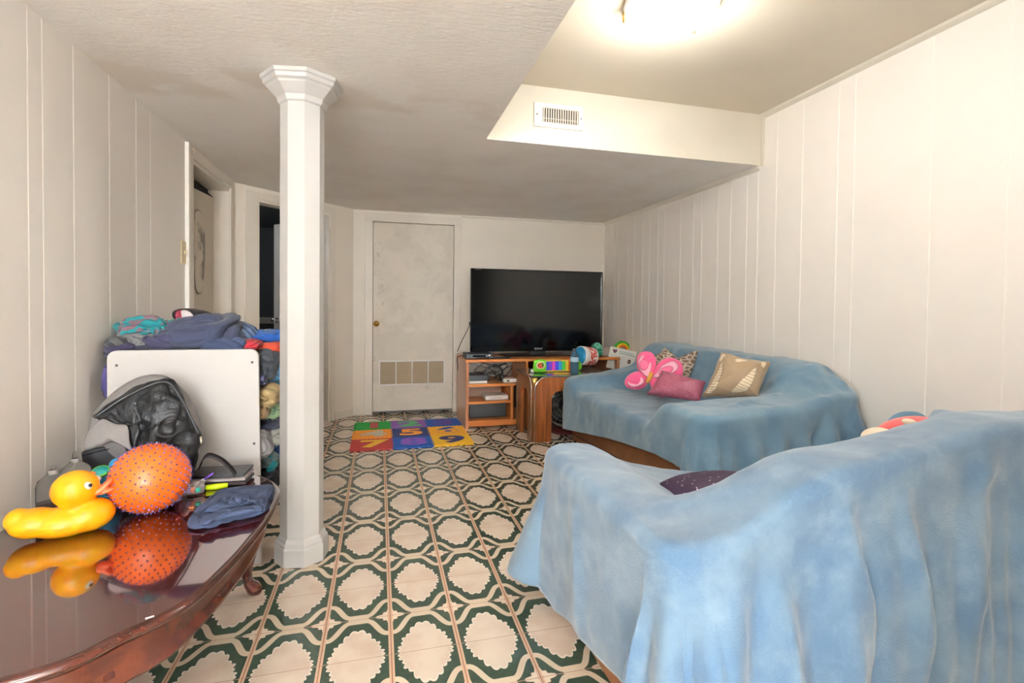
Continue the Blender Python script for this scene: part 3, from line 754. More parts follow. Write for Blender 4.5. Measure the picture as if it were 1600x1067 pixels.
bn = drape('blue_blanket', NX0, NX1, NY0, NY1, .07, HN, lf_near, fold_near, BLANK1, ns=560, seed=5, wr=.008, nk=44, R=.04,
    creases=[((1.82, 1.30, .84), (1.56, .97, .72), .034, .045), ((1.62, 1.28, .82), (1.50, .98, .70), .035, -.025), ((1.56, .95, .72), (1.45, .93, .25), .035, .025), ((1.28, .96, .68), (1.32, .93, .2), .025, .035), ((1.10, .96, .66), (1.13, .93, .2), .025, .03), ((.80, 1.0, .58), (.72, .95, .15), .04, .03), ((.62, 1.5, .5), (.60, 1.4, .15), .04, .02)])
tag(bn, 'light blue fleece blanket draped over the back and arm of the foreground sofa', 'blanket')

# ================================================================== CUSHIONS ON THE FAR SOFA
def px_outline(pts, p0, n, k=6): return [on_plane(u, v, p0, n) for u, v in [(q[0], q[1]) for q in spline([(a, b, 0) for a, b in pts], k, True)]]
def cushion(name, pts, p0, n, T, mat, label, wr=.006, k=6, **kw):
    o = puff(name, px_outline(pts, p0, n, k), n, T, mat, None, 14, label=None, wr=wr, **kw); return tag(o, label, 'cushion')
def corner_pts(a, b, c, d, sag=.06, k=5):
    out = []
    P = [Vector((*q, 0)) for q in (a, b, c, d)]; cen = sum(P, Vector())/4
    for i in range(4):
        p, q = P[i], P[(i+1) % 4]
        for t in (0, .04, .2, .5, .8, .96):
            m_ = p.lerp(q, t); m_ = m_.lerp(cen, sag*math.sin(PI*t)); out.append((m_.x, m_.y))
    return out
# brown lattice
M = Mat('brown_lattice', S(110, 90, 78), .7); vc_ = M.voro(1, M.mapping(M.coord(), (22, 22, 36)), 'DISTANCE_TO_EDGE')
M.color(M.mix(X(M.nt, vc_.outputs['Distance']).lt(.09), M.mix(M.noise(80), S(106, 84, 70), S(128, 106, 92)), S(196, 184, 166))); BROWNL = M.m
n1 = Vector((-.72, -.42, .38)).normalized()
cushion('cushion', corner_pts((1022, 556), (1040, 541), (1092, 552), (1070, 604), .10)[:6]+corner_pts((1040, 541), (1060, 560), (1092, 547), (1075, 590), .05)[6:12]+[(1092, 550), (1080, 585), (1066, 606), (1040, 604), (1018, 600), (1016, 575)], at(1050, 575, x=2.17), n1, .06, BROWNL, 'brown cushion with pale lattice pattern leaning on the sofa back behind the butterfly', k=2, wr=.003, center=on_plane(1044, 580, at(1050, 575, x=2.17), n1))
# gold leaf cushion
M = Mat('gold_satin', S(168, 142, 112), .42, sheen=.3); p = M.coord(); x, y, z = M.sep(M.mapping(p, (1, 1, 1)))
q1 = (y*1.0+z*.35); band = ((q1*5.2+.15).fr()-.5).abs(); rib = ((z*34+y*16).fr()-.5).abs()
c = M.mix(M.noise(5, 3), S(176, 152, 122), S(152, 128, 100))
M.color(c); M.bump(M.noise(9, 4), .5, .02); GOLDC = M.m
n2 = Vector((-.70, -.50, .42)).normalized(); pg = at(1152, 590, x=2.06)
gold = cushion('cushion', corner_pts((1127, 550), (1205, 566), (1186, 622), (1096, 622), .05), pg, n2, .075, GOLDC, 'shiny gold cushion with pale ribbed leaf stripes, nearest the right end of the sofa', wr=.008, k=3)
GP = pg; 
LEAFM = flat('pale_leaf', S(226, 208, 178), .5, sheen=.3); LEAFD = flat('leaf_outline', S(98, 80, 62), .6)
def leaf(par, a_, b_, wd, bend, n_, off):
    a_, b_ = Vector(a_), Vector(b_); d = b_-a_; nr = Vector((-d.y, d.x)).normalized(); L_, R_ = [], []
    for k in range(13):
        t = k/12; c_ = a_+d*t+nr*bend*math.sin(PI*t); w_ = wd*math.sin(PI*min(1, t*.9+.1))**.6; L_.append(c_+nr*w_); R_.append(c_-nr*w_)
    o = puff('leaf_print', [on_plane(p.x, p.y, GP+n_*off, n_) for p in L_+R_[::-1]], n_, .004, LEAFM, par, 5, 3, .2, wr=0, sub=0)
    for k in range(1, 12): 
        p, q = L_[k], R_[max(0, k-1)]; tube('leaf_rib', [on_plane(p.x, p.y, GP+n_*(off+.004), n_), on_plane((p.x+q.x)/2, (p.y+q.y)/2, GP+n_*(off+.0055), n_), on_plane(q.x, q.y, GP+n_*(off+.004), n_)], .0012, LEAFD, o, 5)
leaf(gold, (1104, 618), (1131, 567), 6, 3, n2, .056); leaf(gold, (1140, 620), (1182, 574), 8, 5, n2, .058)
for pts_ in ([(1150, 562), (1162, 560), (1170, 565), (1158, 569), (1149, 567)], [(1124, 556), (1130, 553), (1134, 560), (1126, 566)], [(1190, 566), (1200, 567), (1198, 575), (1190, 572)]):
    puff('leaf_print', [on_plane(p.x, p.y, GP+n2*.045, n2) for p in spline([(a_, b_, 0) for a_, b_ in pts_], 5, True)], n2, .008, LEAFM, gold, 5, 3, .2, wr=0, sub=0)
for o_ in [o_ for o_ in bpy.data.objects if o_.name.startswith(('leaf_print', 'leaf_rib'))]:
    md = o_.modifiers.new('lay_on', 'SHRINKWRAP'); md.target = gold; md.offset = .0035 if o_.name.startswith('leaf_rib') else .002; md.wrap_mode = 'OUTSIDE_SURFACE'
# butterfly
PK, PKL, PKM = flat('hot_pink_plush', S(232, 92, 142), .9, sheen=.4), flat('pale_pink_plush', S(247, 178, 202), .9, sheen=.3), flat('mid_pink_plush', S(238, 120, 160), .9, sheen=.3)
pb = at(1020, 580, x=1.93); nb = Vector((-.62, -.62, .42)).normalized()
bt = thing('butterfly_cushion', pb+Vector((0, 0, -.12)), 'bright pink butterfly shaped cushion on the far sofa', 'cushion')
wings = [('upper', [(1004, 549), (1018, 550), (1026, 562), (1024, 582), (1016, 592), (1004, 590), (995, 575), (995, 558)]),
         ('upper', [(1018, 588), (1028, 568), (1044, 558), (1060, 562), (1068, 572), (1066, 590), (1052, 600), (1030, 602)]),
         ('lower', [(1012, 590), (998, 580), (982, 586), (975, 598), (981, 607), (998, 609), (1010, 603)]),
         ('lower', [(1014, 592), (1030, 590), (1044, 600), (1046, 614), (1034, 622), (1020, 612)])]
for i, (nm, pts) in enumerate(wings):
    puff('wing', px_outline(pts, pb+nb*(.004*i), nb, 5), nb, .042, PK, bt, 10, wr=.001)
def patch(name, pts, p0, n, off, mat, parent, T=.004): return puff(name, px_outline(pts, p0+n*off, n, 5), n, T, mat, parent, 5, 3, .2, wr=0, sub=0)
patch('wing_marking', [(1006, 555), (1015, 560), (1018, 572), (1015, 586), (1010, 590), (1000, 578), (997, 566), (1000, 557)], pb, nb, .036, PKL, bt)
patch('wing_marking', [(1005, 562), (1012, 565), (1013, 573), (1007, 579), (1000, 575), (999, 566)], pb, nb, .0415, PKM, bt)
patch('wing_marking', [(1036, 570), (1052, 564), (1060, 571), (1058, 578), (1048, 584), (1030, 590), (1020, 589), (1028, 580)], pb, nb, .044, PKL, bt)
patch('wing_marking', [(1033, 576), (1046, 571), (1052, 576), (1044, 585), (1030, 586)], pb, nb, .050, PKM, bt)
patch('wing_marking', [(983, 592), (994, 586), (1006, 592), (1004, 600), (990, 605), (981, 600)], pb, nb, .0425, PKL, bt)
sw_ = [on_plane(993+(7-1.0*t)*math.cos(t*1.2)*.75, 596+(6-.9*t)*math.sin(t*1.2)*.75, pb+nb*.047, nb) for t in np.linspace(0, 6, 40)]
tube('wing_marking', sw_, .0042, PK, bt, 6)
tube('body', [on_plane(u, v, pb+nb*.05, nb) for u, v in ((1018, 582), (1015, 590), (1011, 598))], [.012, .016, .011], flat('butterfly_yellow', S(236, 176, 76), .8), bt, 12)
# mauve sequin
M = Mat('mauve_sequins', S(160, 84, 106), .45); vv = M.voro(230); x, y, z = M.sep(M.coord()); e = ((y*-1+3.25)).step(.10, .26)
spk = X(M.nt, vv.outputs['Distance']).lt(.23)*M.noise(90).gt(.5)
M.color(M.mix(spk*(e*.9+.05), M.mix(M.noise(6), S(166, 88, 110), S(142, 70, 92)), S(238, 176, 196))); MAUVE = M.m
pm = at(1056, 602, x=1.86); nm_ = Vector((-.60, -.52, .60)).normalized()
cushion('cushion', corner_pts((1034, 579), (1104, 597), (1095, 628), (1010, 617), .03), pm, nm_, .055, MAUVE, 'dusty mauve sequinned cushion lying between the butterfly and the gold cushion', wr=.004, k=3)

# ---- on the near sofa: purple cushion and red plush toy
M = Mat('plum_sequins', S(58, 34, 62), .6); M.color(M.mix(X(M.nt, M.voro(55).outputs['Distance']).lt(.16), M.mix(M.noise(9), S(64, 40, 70), S(44, 26, 48)), S(205, 180, 205)))
pc = Vector((1.12, 1.46, .535)); npc = Vector((-.15, .35, .9)).normalized()
o = puff('cushion', [pc+Vector((.17*a*abs(math.cos(t))**-.0, 0, 0))*0+Vector((.20*math.copysign(abs(math.cos(t))**.6, math.cos(t)), .15*math.copysign(abs(math.sin(t))**.45, math.sin(t)), -.04*math.copysign(abs(math.sin(t))**.45, math.sin(t)))) for a, t in [(1, k*2*PI/48) for k in range(48)]], npc, .065, M.m, None, 12, wr=.004)
tag(o, 'dark plum cushion with silver specks tucked behind the foreground sofa back', 'cushion')
pr = at(1420, 672, y=1.62)
pt = thing('plush_toy', (pr.x, 1.62, .45), 'red and cream plush toy with a dark eye, above the foreground sofa back', 'plush toy')
RED, CREAMC = flat('red_plush', S(226, 92, 92), .95, sheen=.4), flat('cream_plush', S(240, 224, 200), .95, sheen=.3)
b1 = at(1432, 690, y=1.62)
blob('body', [((b1.x-.02, 1.62, b1.z+.012), (.19, .11, .095), Matrix.Rotation(-.08, 3, 'Y')), ((b1.x, 1.60, b1.z-.10), (.16, .11, .11), None)], RED, pt, .008)
k1 = at(1377, 688, y=1.57); ellip('cheek', k1, (.062, .075, .05), CREAMC, pt)
k2 = at(1427, 661, y=1.52); ellip('eye_white', (k2.x, 1.535, k2.z), (.034, .02, .014), CREAMC, pt, rot=Matrix.Rotation(.2, 3, 'Y')); ellip('eye', (k2.x+.003, 1.52, k2.z-.004), (.017, .012, .008), BLACK, pt)
pq = at(1450, 660, y=1.75)
o = puff('cushion', [Vector((2.36+.17*math.copysign(abs(math.cos(t))**.8, math.cos(t)), 1.775, .535+.16*math.sin(t))) for t in [k*2*PI/40 for k in range(40)]], (0, -1, .1), .05, flat('slate_cushion', S(112, 148, 172), .9), None, 10, wr=.003)
tag(o, 'slate blue cushion behind the red plush toy', 'cushion')

# ================================================================== TV STAND AND TV
SX0, SX1, SY0, SY1, SZ = .79, 2.36, 4.66, 5.24, .655
st = thing('tv_stand', ((SX0+SX1)/2, (SY0+SY1)/2, 0), 'orange wood television stand with open shelves against the back wall', 'tv stand')
box('side_panel', (SX0, SY0, 0), (SX0+.028, SY1, SZ-.026), OAKS, st, bevel=.002)
box('side_panel', (SX1-.028, SY0, 0), (SX1, SY1, SZ-.026), OAKS, st, bevel=.002)
box('top_board', (SX0-.005, SY0-.006, SZ-.026), (SX1+.005, SY1, SZ), OAK, st, bevel=.003)
DV = 1.225
box('divider', (DV, SY0+.01, .03), (DV+.026, SY1-.02, .40), OAK, st, bevel=.002)
box('divider', (1.375, SY0+.01, .40), (1.398, SY1-.02, SZ-.026), OAK, st, bevel=.002)
box('bottom_board', (SX0+.028, SY0+.008, .02), (SX1-.028, SY1-.02, .075), OAK, st, bevel=.002)
box('shelf', (SX0+.028, SY0+.012, .232), (DV, SY1-.02, .255), OAK, st, bevel=.002)
box('shelf', (SX0+.028, SY0+.012, .395), (SX1-.028, SY1-.02, .42), OAK, st, bevel=.002)
bm = bmesh.new(); bx(bm, (SX0+.03, SY1-.02, .03), (1.20, SY1-.014, .395)); bx(bm, (1.40, SY1-.02, .03), (SX1-.03, SY1-.014, SZ-.03)); bmobj('back_panel', bm, flat('hardboard', S(120, 92, 70), .8), st)
# tv
TY = 4.98; t0 = at(736, 423, y=TY); t1 = at(940, 545, y=TY)
TX0, TX1, TZ0, TZ1 = t0.x, t1.x, SZ+.045, at(940, 425, y=TY).z
tv = thing('television', ((TX0+TX1)/2, TY, SZ), 'large black flat screen television on the orange wood stand', 'television')
box('housing', (TX0, TY, TZ0), (TX1, TY+.045, TZ1), BLACK, tv, bevel=.006)
box('housing_back', (TX0+.12, TY+.045, TZ0+.08), (TX1-.12, TY+.10, TZ1-.15), BLACK, tv, bevel=.02)
bm = bmesh.new(); B_ = .018
bx(bm, (TX0, TY-.008, TZ1-B_), (TX1, TY, TZ1)); bx(bm, (TX0, TY-.008, TZ0), (TX1, TY, TZ0+.048)); bx(bm, (TX0, TY-.008, TZ0), (TX0+B_, TY, TZ1)); bx(bm, (TX1-B_, TY-.008, TZ0), (TX1, TY, TZ1))
bz = bmobj('bezel', bm, GLOSSB, tv, bevel=.002)
box('screen', (TX0+B_, TY-.003, TZ0+.048), (TX1-B_, TY-.001, TZ1-B_), SCREEN, tv)
fm_ = frame_m(((TX0+TX1)/2, TY-.009, TZ0+.024), (1, 0, 0), (0, 0, 1))
text_mesh('lettering', 'SONY', .026, fm_, flat('letter_silver', S(200, 200, 200), .4), bz, .0006, xs=1.3)
text_mesh('lettering', 'BRAVIA', .015, frame_m((TX0+.07, TY-.009, TZ1-.010), (1, 0, 0), (0, 0, 1)), flat('letter_grey', S(140, 140, 140), .4), bz, .0004, xs=1.2)
box('stand_neck', ((TX0+TX1)/2-.08, TY+.005, SZ+.012), ((TX0+TX1)/2+.08, TY+.035, TZ0+.01), BLACK, tv, bevel=.004)
prism('stand_foot', [((TX0+TX1)/2+dx, TY+dy) for dx, dy in ((-.34, -.12), (.34, -.12), (.40, .08), (.3, .17), (-.3, .17), (-.40, .08))], SZ, SZ+.013, GLOSSB, tv, bevel=.004)
box('sticker', (TX1-.055, TY-.0095, TZ0+.018), (TX1-.035, TY-.008, TZ0+.042), flat('sticker_grey', S(150, 150, 140), .5), tv)
# speaker bracket seen at right rim
# set-top box, remote, cables
sb = thing('set_top_box', (.95, 4.83, SZ), 'slim black set-top box at the left end of the television stand top', 'set-top box')
box('casing', (.80, 4.72, SZ+.004), (1.06, 4.93, SZ+.05), BLACK, sb, bevel=.004)
lathe('dial', [(.001, .006), (.012, .005), (.014, 0)], (1.055-.03, 4.72, SZ+.028), CHROME, sb, 16, axis=(0, -1, 0))
box('display', (.86, 4.718, SZ+.018), (.99, 4.7205, SZ+.036), GLOSSB, sb)
rc_ = thing('remote_control', (1.12, 4.71, SZ), 'black remote control lying in front of the television', 'remote control')
box('casing', (1.00, 4.685, SZ+.001), (1.22, 4.73, SZ+.020), BLACK, rc_, bevel=.007, rot=.1)
bm = bmesh.new()
for i in range(6):
    for j in range(3): bx(bm, (1.03+i*.022, 4.694+j*.011, SZ+.020), (1.04+i*.022, 4.700+j*.011, SZ+.0225), rot=.1, piv=(1.11, 4.7075, 0))
bmobj('buttons', bm, flat('button_grey', S(110, 110, 112), .6), rc_)
c1 = tube('power_cable', spline([(TX0-.005, TY+.02, .98), (TX0-.03, TY-.02, .93), (TX0-.10, TY-.04, .80), (TX0-.14, TY-.06, SZ+.055)], 8), .0035, BLACK)
tag(c1, 'thin black cable hanging from the left edge of the television', 'cable')
box('plug', (TX0-.012, TY+.005, .965), (TX0+.002, TY+.03, 1.0), BLACK, c1)
c2 = tube('power_cable', spline([(.83, 4.95, SZ+.02), (.76, 5.0, SZ-.01), (.765, 5.02, .56), (.775, 5.1, .50)], 8), .004, BLACK)
tag(c2, 'black cable looping over the left end of the television stand', 'cable')
# upper left compartment: router, white device, tangled cables, headphones
o = thing('media_player', (.92, 4.8, .42), 'black media box with white front edge on the top left shelf', 'media player')
box('casing', (.825, 4.70, .421), (1.00, 4.90, .447), WHITE, o, bevel=.003); box('lid', (.825, 4.70, .447), (1.0, 4.92, .500), BLACK, o, bevel=.004)
o = tag(box('white_adapter', (1.165, 4.72, .421), (1.30, 4.86, .455), WHITE, None, bevel=.004), 'small white box at the right of the top left shelf', 'box')
box('port', (1.20, 4.719, .43), (1.225, 4.7205, .445), BLACK, o)
hp = thing('headphones', (1.06, 4.78, .42), 'dark headphones lying among cables on the top left shelf', 'headphones')
V, F = tube_geo([(1.09+.085*math.cos(t), 4.80, .50+.085*math.sin(t)) for t in np.linspace(-.4, PI+.4, 20)], .009, 8); mesh('headband', V, F, BLACK, hp)
for sx in (1.015, 1.165): lathe('ear_cup', [(.001, -.018), (.035, -.018), (.04, 0), (.035, .018), (.001, .018)], (sx, 4.80, .462), BLACK, hp, 18, axis=(1, 0, 0))
random.seed(3)
for i in range(3):
    pts = [(.86+.1*i+random.uniform(-.03, .03), 4.95, .60)]+[(random.uniform(.84, 1.30), random.uniform(4.82, 5.05), random.uniform(.43, .58)) for _ in range(6)]
    tag(tube('signal_cable', spline(pts, 8), .004, BLACK), ['black cable drooping behind the media box on the top left shelf', 'black cable curling over the headphones on the top left shelf', 'black cable running to the small white box on the top left shelf'][i], 'cable', 'cables tangled on the top shelf')
for i in range(2): pass
# middle shelf: white console and a brown box
o = thing('game_console', (1.10, 4.8, .255), 'slim white console lying on the middle shelf of the television stand', 'console')
box('casing', (.985, 4.71, .256), (1.215, 4.90, .300), WHITE, o, bevel=.012, seg=4); box('slot', (1.02, 4.7092, .276), (1.15, 4.7105, .280), flat('slot_grey', S(150, 150, 150), .5), o)
tag(box('taupe_carton', (.86, 4.95, .256), (1.20, 5.15, .365), flat('taupe_card', S(150, 122, 104), .8), None, bevel=.003), 'taupe carton at the back of the middle shelf', 'box')
o = thing('black_case', (1.02, 4.85, .075), 'large black box filling the bottom shelf of the television stand', 'box')
box('casing', (.845, 4.78, .077), (1.21, 5.1, .225), flat('matt_black', S(26, 26, 26), .6), o, bevel=.006); box('lid_rim', (.842, 4.777, .19), (1.213, 5.1, .20), BLACK, o)

# ================================================================== SIDE TABLE WITH GLASS TOP
QX0, QX1, QY0, QY1, QZ = 1.262, 2.00, 4.075, 4.60, .565
qt = thing('side_table', ((QX0+QX1)/2, (QY0+QY1)/2, 0), 'square wood veneer side table with chrome edging and glass top beside the television stand', 'side table')
def arch(a, b, h, leg=.15, ro=.11, ri=.07, top=.125):
    out = [(a, 0), (a, h-ro)]+[(a+ro-ro*math.cos(t), h-ro+ro*math.sin(t)) for t in np.linspace(.1, PI/2, 9)]
    out += [(b-ro+ro*math.sin(t), h-ro+ro*math.cos(t)) for t in np.linspace(0, PI/2-.1, 9)]+[(b, h-ro), (b, 0), (b-leg, 0), (b-leg, h-top-ri)]
    out += [(b-leg-ri+ri*math.cos(t), h-top-ri+ri*math.sin(t)) for t in np.linspace(.1, PI/2, 7)]
    out += [(a+leg+ri-ri*math.sin(t), h-top-ri+ri*math.cos(t)) for t in np.linspace(0, PI/2-.1, 7)]+[(a+leg, h-top-ri), (a+leg, 0)]
    return out
def rimcurve(a, b, h, ro=.11): return [(a, .0), (a, h-ro)]+[(a+ro-ro*math.cos(t), h-ro+ro*math.sin(t)) for t in np.linspace(.1, PI/2, 9)]+[(b-ro+ro*math.sin(t), h-ro+ro*math.cos(t)) for t in np.linspace(0, PI/2-.1, 9)]+[(b, h-ro), (b, 0)]
th = .03
for (yy, s) in ((QY0, 1), (QY1, -1)):
    prism('arched_frame', arch(QX0+.022, QX1-.022, QZ-.008), yy, yy+s*th, WALN, qt, axis='y', bevel=.002)
    tube('chrome_edge', [(x, yy-s*.001, z) for x, z in rimcurve(QX0+.018, QX1-.018, QZ-.006)], .006, CHROME, qt, 6)
for (xx, s) in ((QX0, 1), (QX1, -1)):
    prism('arched_frame', arch(QY0+.035, QY1-.035, QZ-.008, leg=.12), xx, xx+s*th, WALN, qt, axis='x', bevel=.002)
    tube('chrome_edge', [(xx-s*.001, y, z) for y, z in rimcurve(QY0+.031, QY1-.031, QZ-.006)], .006, CHROME, qt, 6)
for cx_, cy_ in ((QX0+.02, QY0+.02), (QX1-.02, QY0+.02), (QX0+.02, QY1-.02), (QX1-.02, QY1-.02)):
    lathe('corner_bracket', [(.001, QZ-.10), (.008, QZ-.095), (.035, QZ-.012), (.001, QZ-.010)], (cx_, cy_, 0), GOLD, qt, 12)
GLASS = flat('smoked_glass', (.55, .68, .64), .03, trans=.85, ior=1.5)
box('glass_top', (QX0-.012, QY0-.012, QZ-.006), (QX1+.012, QY1+.008, QZ+.004), GLASS, qt, bevel=.002)

# standing fan under it
fc = Vector((1.66, 4.34, .26))
fn = thing('floor_fan', (fc.x, fc.y, 0), 'round black fan standing under the glass-topped side table', 'fan')
fa = Vector((-.35, -.9, .12)).normalized(); FD = flat('fan_dark', S(44, 44, 46), .4)
fq = Vector((0, 0, 1)).rotation_difference(fa)
def ring(r, off, n=40): return [fc+fq @ Vector((r*math.cos(t), r*math.sin(t), off)) for t in [k*2*PI/n for k in range(n)]]
V, F = [], []
def addg(g):
    b = len(V); V.extend(g[0]); F.extend([tuple(i+b for i in f) for f in g[1]])
for r, off in ((.195, 0), (.195, -.05), (.15, .03), (.11, .038), (.07, .042)): addg(tube_geo(ring(r, off), .003 if r < .19 else .005, 6, True))
for k in range(28):
    a = 2*PI*k/28; addg(tube_geo([fc+fq @ Vector((r*math.cos(a), r*math.sin(a), o)) for r, o in ((.035, .042), (.11, .038), (.16, .026), (.195, 0))], .0016, 5))
mesh('grille', V, F, flat('grille_grey', S(120, 120, 118), .3, metal=.6), fn)
lathe('hub', [(.001, .05), (.03, .048), (.04, .03), (.04, -.03), (.06, -.06), (.05, -.12), (.001, -.13)], fc, FD, fn, 24, axis=fa)
for k in range(4):
    a0 = k*PI/2+.3; pts = [fc+fq @ Vector((r*math.cos(a0+a), r*math.sin(a0+a), -.01+z)) for r, a, z in ((.03, 0, 0), (.10, -.25, -.015), (.17, -.15, -.02), (.175, .35, .012), (.12, .55, .02), (.04, .4, .01))]
    puff('blade', spline(pts, 4, True), fa, .004, FD, fn, 4, 3, 1, wr=0, sub=0)
lathe('housing', [(.185, -.055), (.17, -.09), (.10, -.11), (.05, -.10)], fc, FD, fn, 32, axis=fa)
tube('pole', [(fc.x+.03, fc.y+.06, .03), (fc.x+.03, fc.y+.06, .2), (fc.x+.02, fc.y+.05, .26)], .012, FD, fn)
lathe('foot', [(.001, 0), (.15, 0), (.15, .01), (.13, .022), (.02, .035), (.001, .035)], (fc.x+.03, fc.y+.06, 0), flat('fan_foot', S(96, 40, 38), .5), fn)

# ================================================================== SMALL THINGS ON THE SIDE TABLE AND STAND
GT = QZ+.004
LIME, ORANGE, REDP = flat('lime_plastic', S(112, 206, 40), .4), flat('orange_plastic', S(238, 112, 40), .4), flat('red_plastic', S(214, 52, 60), .4)
# green squeeze toy with open loop
g = at(842, 585, z=GT); g = Vector((1.39, 4.28, GT))
gt = thing('teether_toy', g, 'lime green toy with open white-edged mouth on the glass table top', 'toy')
blob('body', [(g+Vector((0, 0, .022)), (.062, .05, .022), None), (g+Vector((-.045, 0, .055)), (.018, .02, .045), None), (g+Vector((.045, 0, .055)), (.018, .02, .045), None), (g+Vector((0, 0, .105)), (.055, .02, .016), None), (g+Vector((-.04, 0, .09)), (.02, .02, .025), None), (g+Vector((.04, 0, .09)), (.02, .02, .025), None)], LIME, gt, .005, 4)
tube('mouth_rim', [g+Vector((.036*math.cos(t), -.022, .068+.030*math.sin(t))) for t in [k*2*PI/24 for k in range(24)]], .005, CREAMC, gt, 8, True)
ellip('tongue', g+Vector((0, -.01, .048)), (.028, .015, .012), REDP, gt)
# rainbow block toy
gb = Vector((1.50, 4.34, GT)); rt = thing('rainbow_toy', gb, 'rainbow striped toy lying on the glass table top', 'toy')
cols = [S(240, 130, 50), S(60, 190, 90), S(40, 70, 210), S(110, 60, 200), S(230, 70, 190), S(60, 60, 220), S(40, 150, 210), S(70, 200, 80), S(240, 210, 60)]
for i, c_ in enumerate(cols): box('stripe', (gb.x-.11+i*.032, gb.y-.025, GT+.012), (gb.x-.079+i*.032, gb.y+.025, GT+.095), flat('toy_colour', c_, .4), rt, bevel=.004)
box('end_cap', (gb.x+.178, gb.y-.03, GT+.002), (gb.x+.21, gb.y+.03, GT+.112), ORANGE, rt, bevel=.008)
box('rail', (gb.x-.11, gb.y-.028, GT+.003), (gb.x+.18, gb.y+.028, GT+.014), flat('rail_yellow', S(236, 200, 70), .4), rt, bevel=.003); box('rail', (gb.x-.11, gb.y-.028, GT+.095), (gb.x+.18, gb.y+.028, GT+.104), flat('rail_yellow2', S(236, 200, 70), .4), rt, bevel=.003)
tag(box('bottle_lid', (1.315, 4.30, GT+.001), (1.35, 4.33, GT+.03), WHITE, None, bevel=.006, seg=3), 'small white lid on the left of the glass table top', 'lid')
# coloured pencils
for i, c_ in enumerate((S(240, 200, 60), S(220, 120, 60), S(60, 60, 60))):
    o = tube('pencil', [(1.48+.02*i, 4.16+.014*i, GT+.006), (1.60+.02*i, 4.15+.016*i, GT+.006)], .0045, flat('pencil_paint', c_, .5)); tag(o, ['yellow', 'orange', 'dark'][i]+' pencil at the front of the glass table top', 'pencil', None)
    lathe('tip', [(.0045, 0), (.001, .016), (.0005, .017)], (1.60+.02*i, 4.15+.016*i, GT+.006), flat('pencil_wood', S(220, 180, 130), .6), o, 8, axis=(1, 0, 0))
# water bottle
wp = at(885, 604, z=GT); wp = Vector((at(885, 580, y=4.18).x, 4.18, GT))
wp.x += .075; bt2 = thing('water_bottle', wp, 'ribbed blue water bottle with pale label on the glass table top', 'bottle')
bh = .215
lathe('bottle_body', [(.001, .001), (.034, .001), (.038, .01), (.036, .03), (.038, .038), (.036, .05), (.038, .06), (.036, .072), (.038, .085), (.037, .15), (.034, .165), (.018, .19), (.014, .20)], wp, flat('blue_pet', S(92, 134, 160), .12, trans=.45, ior=1.3), bt2, 24)
lathe('label', [(.0385, .105), (.0387, .106), (.0387, .145), (.0385, .146)], wp, flat('label_pale', S(180, 208, 224), .5), bt2, 24)
lathe('cap', [(.015, .195), (.017, .197), (.017, .218), (.001, .22)], wp, flat('cap_grey', S(84, 94, 110), .4), bt2, 20)
# drum-shaped tub on its side
dr_ = .088; dc = at(914, 556, y=4.45); 
da = Vector((-.93, -.36, .10)).normalized()
dc.z = max(dc.z, QZ+.006+dr_*1.03); tb = thing('toy_tub', dc-Vector((0, 0, dr_)), 'white drum-shaped tub with blue end and colourful band beside the blue bottle', 'tub')
LAB = Mat('tub_label', S(235, 235, 230), .4); x, y, z = LAB.sep(LAB.coord()); zz = ((z-.10)*4)
hue = LAB.nt.nodes.new('ShaderNodeValToRGB'); cr_ = hue.color_ramp; cr_.elements[0].color = rgb(S(224, 90, 70)); cr_.elements[1].color = rgb(S(214, 96, 84)); cr_.elements[1].position = .9
for pos, c_ in ((.2, S(240, 150, 60)), (.4, S(236, 210, 80)), (.62, S(150, 208, 200))): e_ = cr_.elements.new(pos); e_.color = rgb(c_)
LAB.nt.links.new(((z-.0)*4.1).s, hue.inputs[0]); LAB.color(LAB.mix(LAB.noise(40, 2).gt(.56), hue.outputs[0], S(238, 236, 230)))
lathe('tub_body', [(.001, -.10), (dr_*.94, -.10), (dr_, -.085), (dr_, -.03)], dc, WHITE, tb, 40, axis=da)
lathe('label_band', [(dr_*1.003, -.075), (dr_*1.004, -.0745), (dr_*1.004, .02), (dr_*1.003, .0205)], dc, LAB.m, tb, 40, axis=da)
lathe('tub_rim', [(dr_, .015), (dr_*1.02, .02), (dr_*1.02, .06), (dr_*.96, .068), (dr_*.9, .062)], dc, WHITE, tb, 40, axis=da)
lathe('blue_lid', [(dr_*.97, .060), (dr_*.90, .075), (dr_*.6, .088), (.001, .09)], dc, flat('teal_blue', S(22, 134, 182), .4), tb, 40, axis=da)
ls = at(905, 570, y=4.35)
o = blob('lime_bag', [(Vector((wp.x+.10, 4.36, GT+.035)), (.045, .05, .035), None), (Vector((wp.x+.12, 4.40, GT+.06)), (.04, .04, .03), None)], LIME, None, .007); tag(o, 'lime green pouch behind the blue water bottle', 'pouch')
# green shiny bags
M = Mat('green_foil', S(40, 120, 92), .3); M.color(M.mix(M.noise(24, 4).step(.45, .6), S(30, 100, 76), S(110, 196, 168)))
p1 = at(932, 558, y=4.76); p1.y = 4.76
o = blob('green_bag', [((p1.x, 4.76, SZ+.07), (.065, .07, .075), None), ((p1.x+.01, 4.78, SZ+.085), (.05, .05, .055), None)], M.m, None, .008); tag(o, 'dark green foil bag between the tub and the cartons', 'bag')
p2 = at(934, 566, y=4.60)
o = blob('gift_bow', [((p2.x+.02, 4.71, SZ+.033), (.055, .05, .035), None), ((p2.x+.065, 4.72, SZ+.04), (.04, .04, .03), None), ((p2.x+.00, 4.70, SZ+.055), (.03, .03, .022), None)], flat('mint_green', S(60, 176, 140), .35), None, .006, 2); tag(o, 'shiny mint green bow in front of the dark green bag', 'bow')
